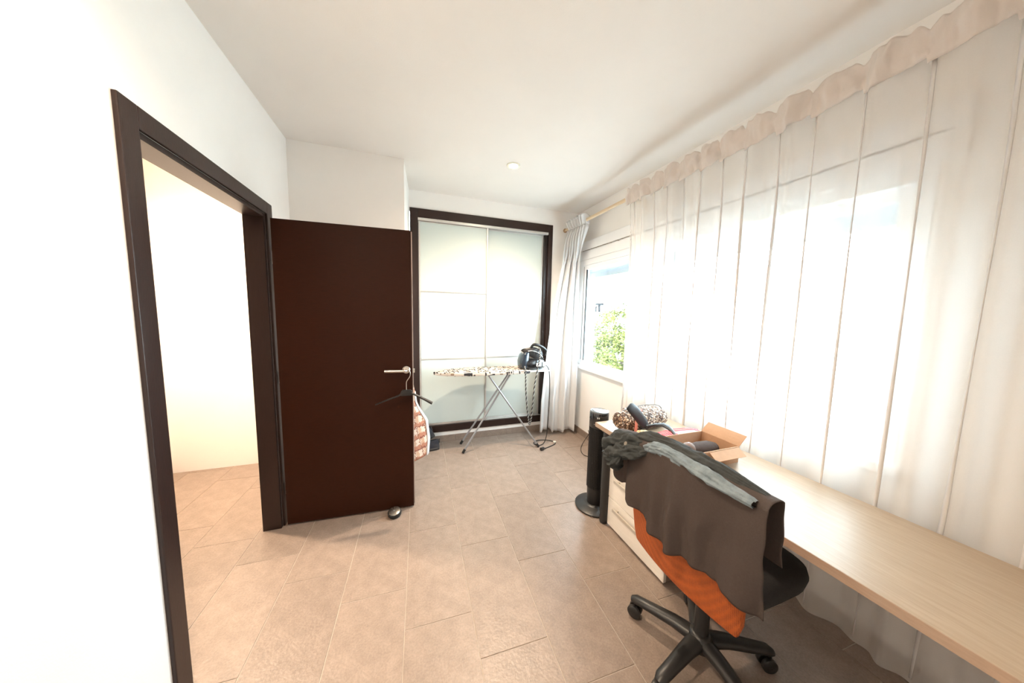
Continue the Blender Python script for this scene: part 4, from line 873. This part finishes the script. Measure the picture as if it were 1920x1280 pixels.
roll([(0.838, 1.012, 0.775), (0.830, 1.008, 0.80), (0.834, 0.995, 0.835), (0.848, 0.980, 0.875)], [0.010, 0.030, 0.036, 0.022], DENIM, 'hanging_fold', 4.2, 0.55, 0.4)
roll([(0.905, 0.99, 0.925), (0.912, 0.92, 0.948), (0.92, 0.83, 0.958), (0.93, 0.74, 0.958), (0.935, 0.64, 0.955), (0.935, 0.50, 0.95)], [0.010, 0.032, 0.030, 0.030, 0.030, 0.012], DENIM, 'body_cloth', 3.1, 0.8, 0.3)
roll([(0.872, 0.885, 0.930), (0.875, 0.84, 0.945), (0.882, 0.78, 0.950), (0.885, 0.70, 0.948), (0.885, 0.62, 0.945), (0.885, 0.50, 0.94)], [0.012, 0.026, 0.022, 0.022, 0.026, 0.014], FADED, 'faded_lining', 5.2, 0.8, 0.4)['label'] = 'faded light blue inside of the jacket'
MB().lathe([(0.008, 0.0), (0.0085, 0.002), (0.007, 0.0035), (0.002, 0.003)], n=18, mtx=Matrix.Translation(Vector((0.842, 0.962, 0.914))-Vector(jk.location)) @ Matrix.Rotation(R_(-60), 4, 'Y')).build('button', mat('dull_metal_button', (0.20, 0.18, 0.15), 0.5, metal=0.3), jk, auto=40)

# ================================================================ OUTSIDE
gr = struct(MB().box(2.6, 90, -60, 90, -6.2, -6.0).build('ground', mat('pale_paving', (0.22, 0.23, 0.23), 0.9, noise_amt=0.1, noise_scale=0.6)))
LEAF = mat('green_leaf', (0.15, 0.155, 0.042), 0.7, spec=0.1, col2=(0.030, 0.042, 0.010), noise_scale=3.0)
def tree(name, label, loc, rad, zc, nl, seed):
    t = thing(name, label, 'tree', loc); rnd = random.Random(seed)
    MB().tube(spline([(0, 0, 0), (0.05, 0.03, 1.6), (-0.03, 0, 3.2), (0.04, 0.05, zc+0.4)], 5), [0.17 - 0.008*i for i in range(16)], 10).build('trunk', mat('grey_bark', (0.16, 0.12, 0.09), 0.9, noise_amt=0.3, noise_scale=8), t, auto=60)
    for k in range(6):
        a = k*1.05+0.3; e = Vector((math.cos(a)*rad*0.6, math.sin(a)*rad*0.6, zc+0.3+0.2*k))
        MB().tube(spline([(0, 0, zc-1.6+0.3*k), (e.x*0.5, e.y*0.5, zc-0.7+0.25*k), tuple(e)], 4), [0.05-0.004*i for i in range(9)], 6).build('branch', bpy.data.materials['grey_bark'], t, auto=60)
    v = []; f = []
    cl_ = [(Vector((rnd.gauss(0, 1), rnd.gauss(0, 1), rnd.gauss(0, 1))).normalized()*rnd.uniform(0.45, 1.0)) for _ in range(110)]
    for i in range(nl):
        c = cl_[rnd.randrange(len(cl_))]
        p = Vector((c.x*rad, c.y*rad, zc + c.z*rad*1.3)) + Vector((rnd.gauss(0, .16), rnd.gauss(0, .16), rnd.gauss(0, .14)))
        a = Vector((rnd.gauss(0, 1), rnd.gauss(0, 1), rnd.gauss(0, .6))).normalized(); b = a.cross(Vector((rnd.gauss(0, 1), rnd.gauss(0, 1), rnd.gauss(0, 1)))).normalized()
        l = rnd.uniform(0.05, 0.085); k = len(v)
        v += [p - a*l, p + b*l*0.45, p + a*l, p - b*l*0.45]; f.append((k, k+1, k+2, k+3))
    o = meshobj('foliage', v, f, LEAF, t); o['kind'] = 'stuff'
    return t
tree('leafy_tree', 'sunlit pale green tree outside the uncovered part of the window', (8.0, 9.65, -6), 1.66, 5.75, 17000, 3)
WHITEWALL = mat('white_render', (0.82, 0.82, 0.80), 0.9, noise_amt=0.02, noise_scale=1)
bl = thing('white_building', 'white flat-roofed building across the street seen past the tree', 'building', (15, 20, -6))
MB().box(-2, 5, -5.5, 7, 0, 7.3).build('wall', WHITEWALL, bl)
MB().box(-2.1, 5.1, -5.6, 7.1, 7.3, 7.55, 0.03).build('parapet', WHITEWALL, bl)
for y in (-3.5, -0.5, 2.5, 5.0):
    for z in (1.2, 4.2): 
        w_ = MB().box(-2.04, -1.98, y-0.6, y+0.6, z, z+1.4, 0.01).build('window', PVC, bl); MB().box(-2.06, -2.045, y-0.52, y+0.52, z+0.08, z+1.32).build('pane', mat('sky_tinted_pane', (0.6, 0.68, 0.74), 0.1) if 'sky_tinted_pane' not in bpy.data.materials else bpy.data.materials['sky_tinted_pane'], w_)  # reflected sky is put into the pale blue pane colour
an = thing('roof_antenna', 'small grey television aerial on the roof of the white building', 'antenna', (13.6, 19.3, 1.55))
m = MB(); m.tube([(0, 0, 0), (0, 0, 0.62)], 0.095, 8); AERIAL = mat('dark_aerial_paint', (0.010, 0.010, 0.011), 0.9, spec=0.0, noise_amt=0.05); m.build('mast', AERIAL, an)
m = MB(); m.tube([(-0.15, 0.25, 0.60), (0.15, -0.28, 0.60)], 0.085, 6)
for i in range(7): 
    t = i/6; p = Vector((-0.15, 0.25, 0.60)).lerp(Vector((0.15, -0.28, 0.60)), t); m.tube([p - Vector((0, 0, 0.07)), p + Vector((0, 0, 0.09))], 0.032, 6)
m.build('boom', AERIAL, an)
m = MB(); m.tube([(-0.12, 0.27, 0.0), (-0.12, 0.27, 0.42)], 0.085, 8); m.tube([(-0.12, 0.27, 0.42), (0.0, 0.0, 0.42)], 0.050, 6); m.build('stay', AERIAL, an)
ho = thing('tiled_house', 'house with an orange tiled roof behind the sheer curtain', 'house', (17, 10.8, -6))
MB().box(-2.5, 3, -4.0, 3.0, 0, 8.6).build('wall', WHITEWALL, ho)
m = MB(); m.add([(-3, -4.4, 8.6), (3.4, -4.4, 8.6), (3.4, 3.4, 8.6), (-3, 3.4, 8.6), (0.2, -2.5, 10.1), (0.2, 1.5, 10.1)], [(0, 1, 4), (1, 2, 5, 4), (2, 3, 5), (3, 0, 4, 5), (3, 2, 1, 0)])
m.build('roof', mat('terracotta_roof', (0.12, 0.035, 0.015), 0.8, noise_amt=0.15, noise_scale=6), ho)
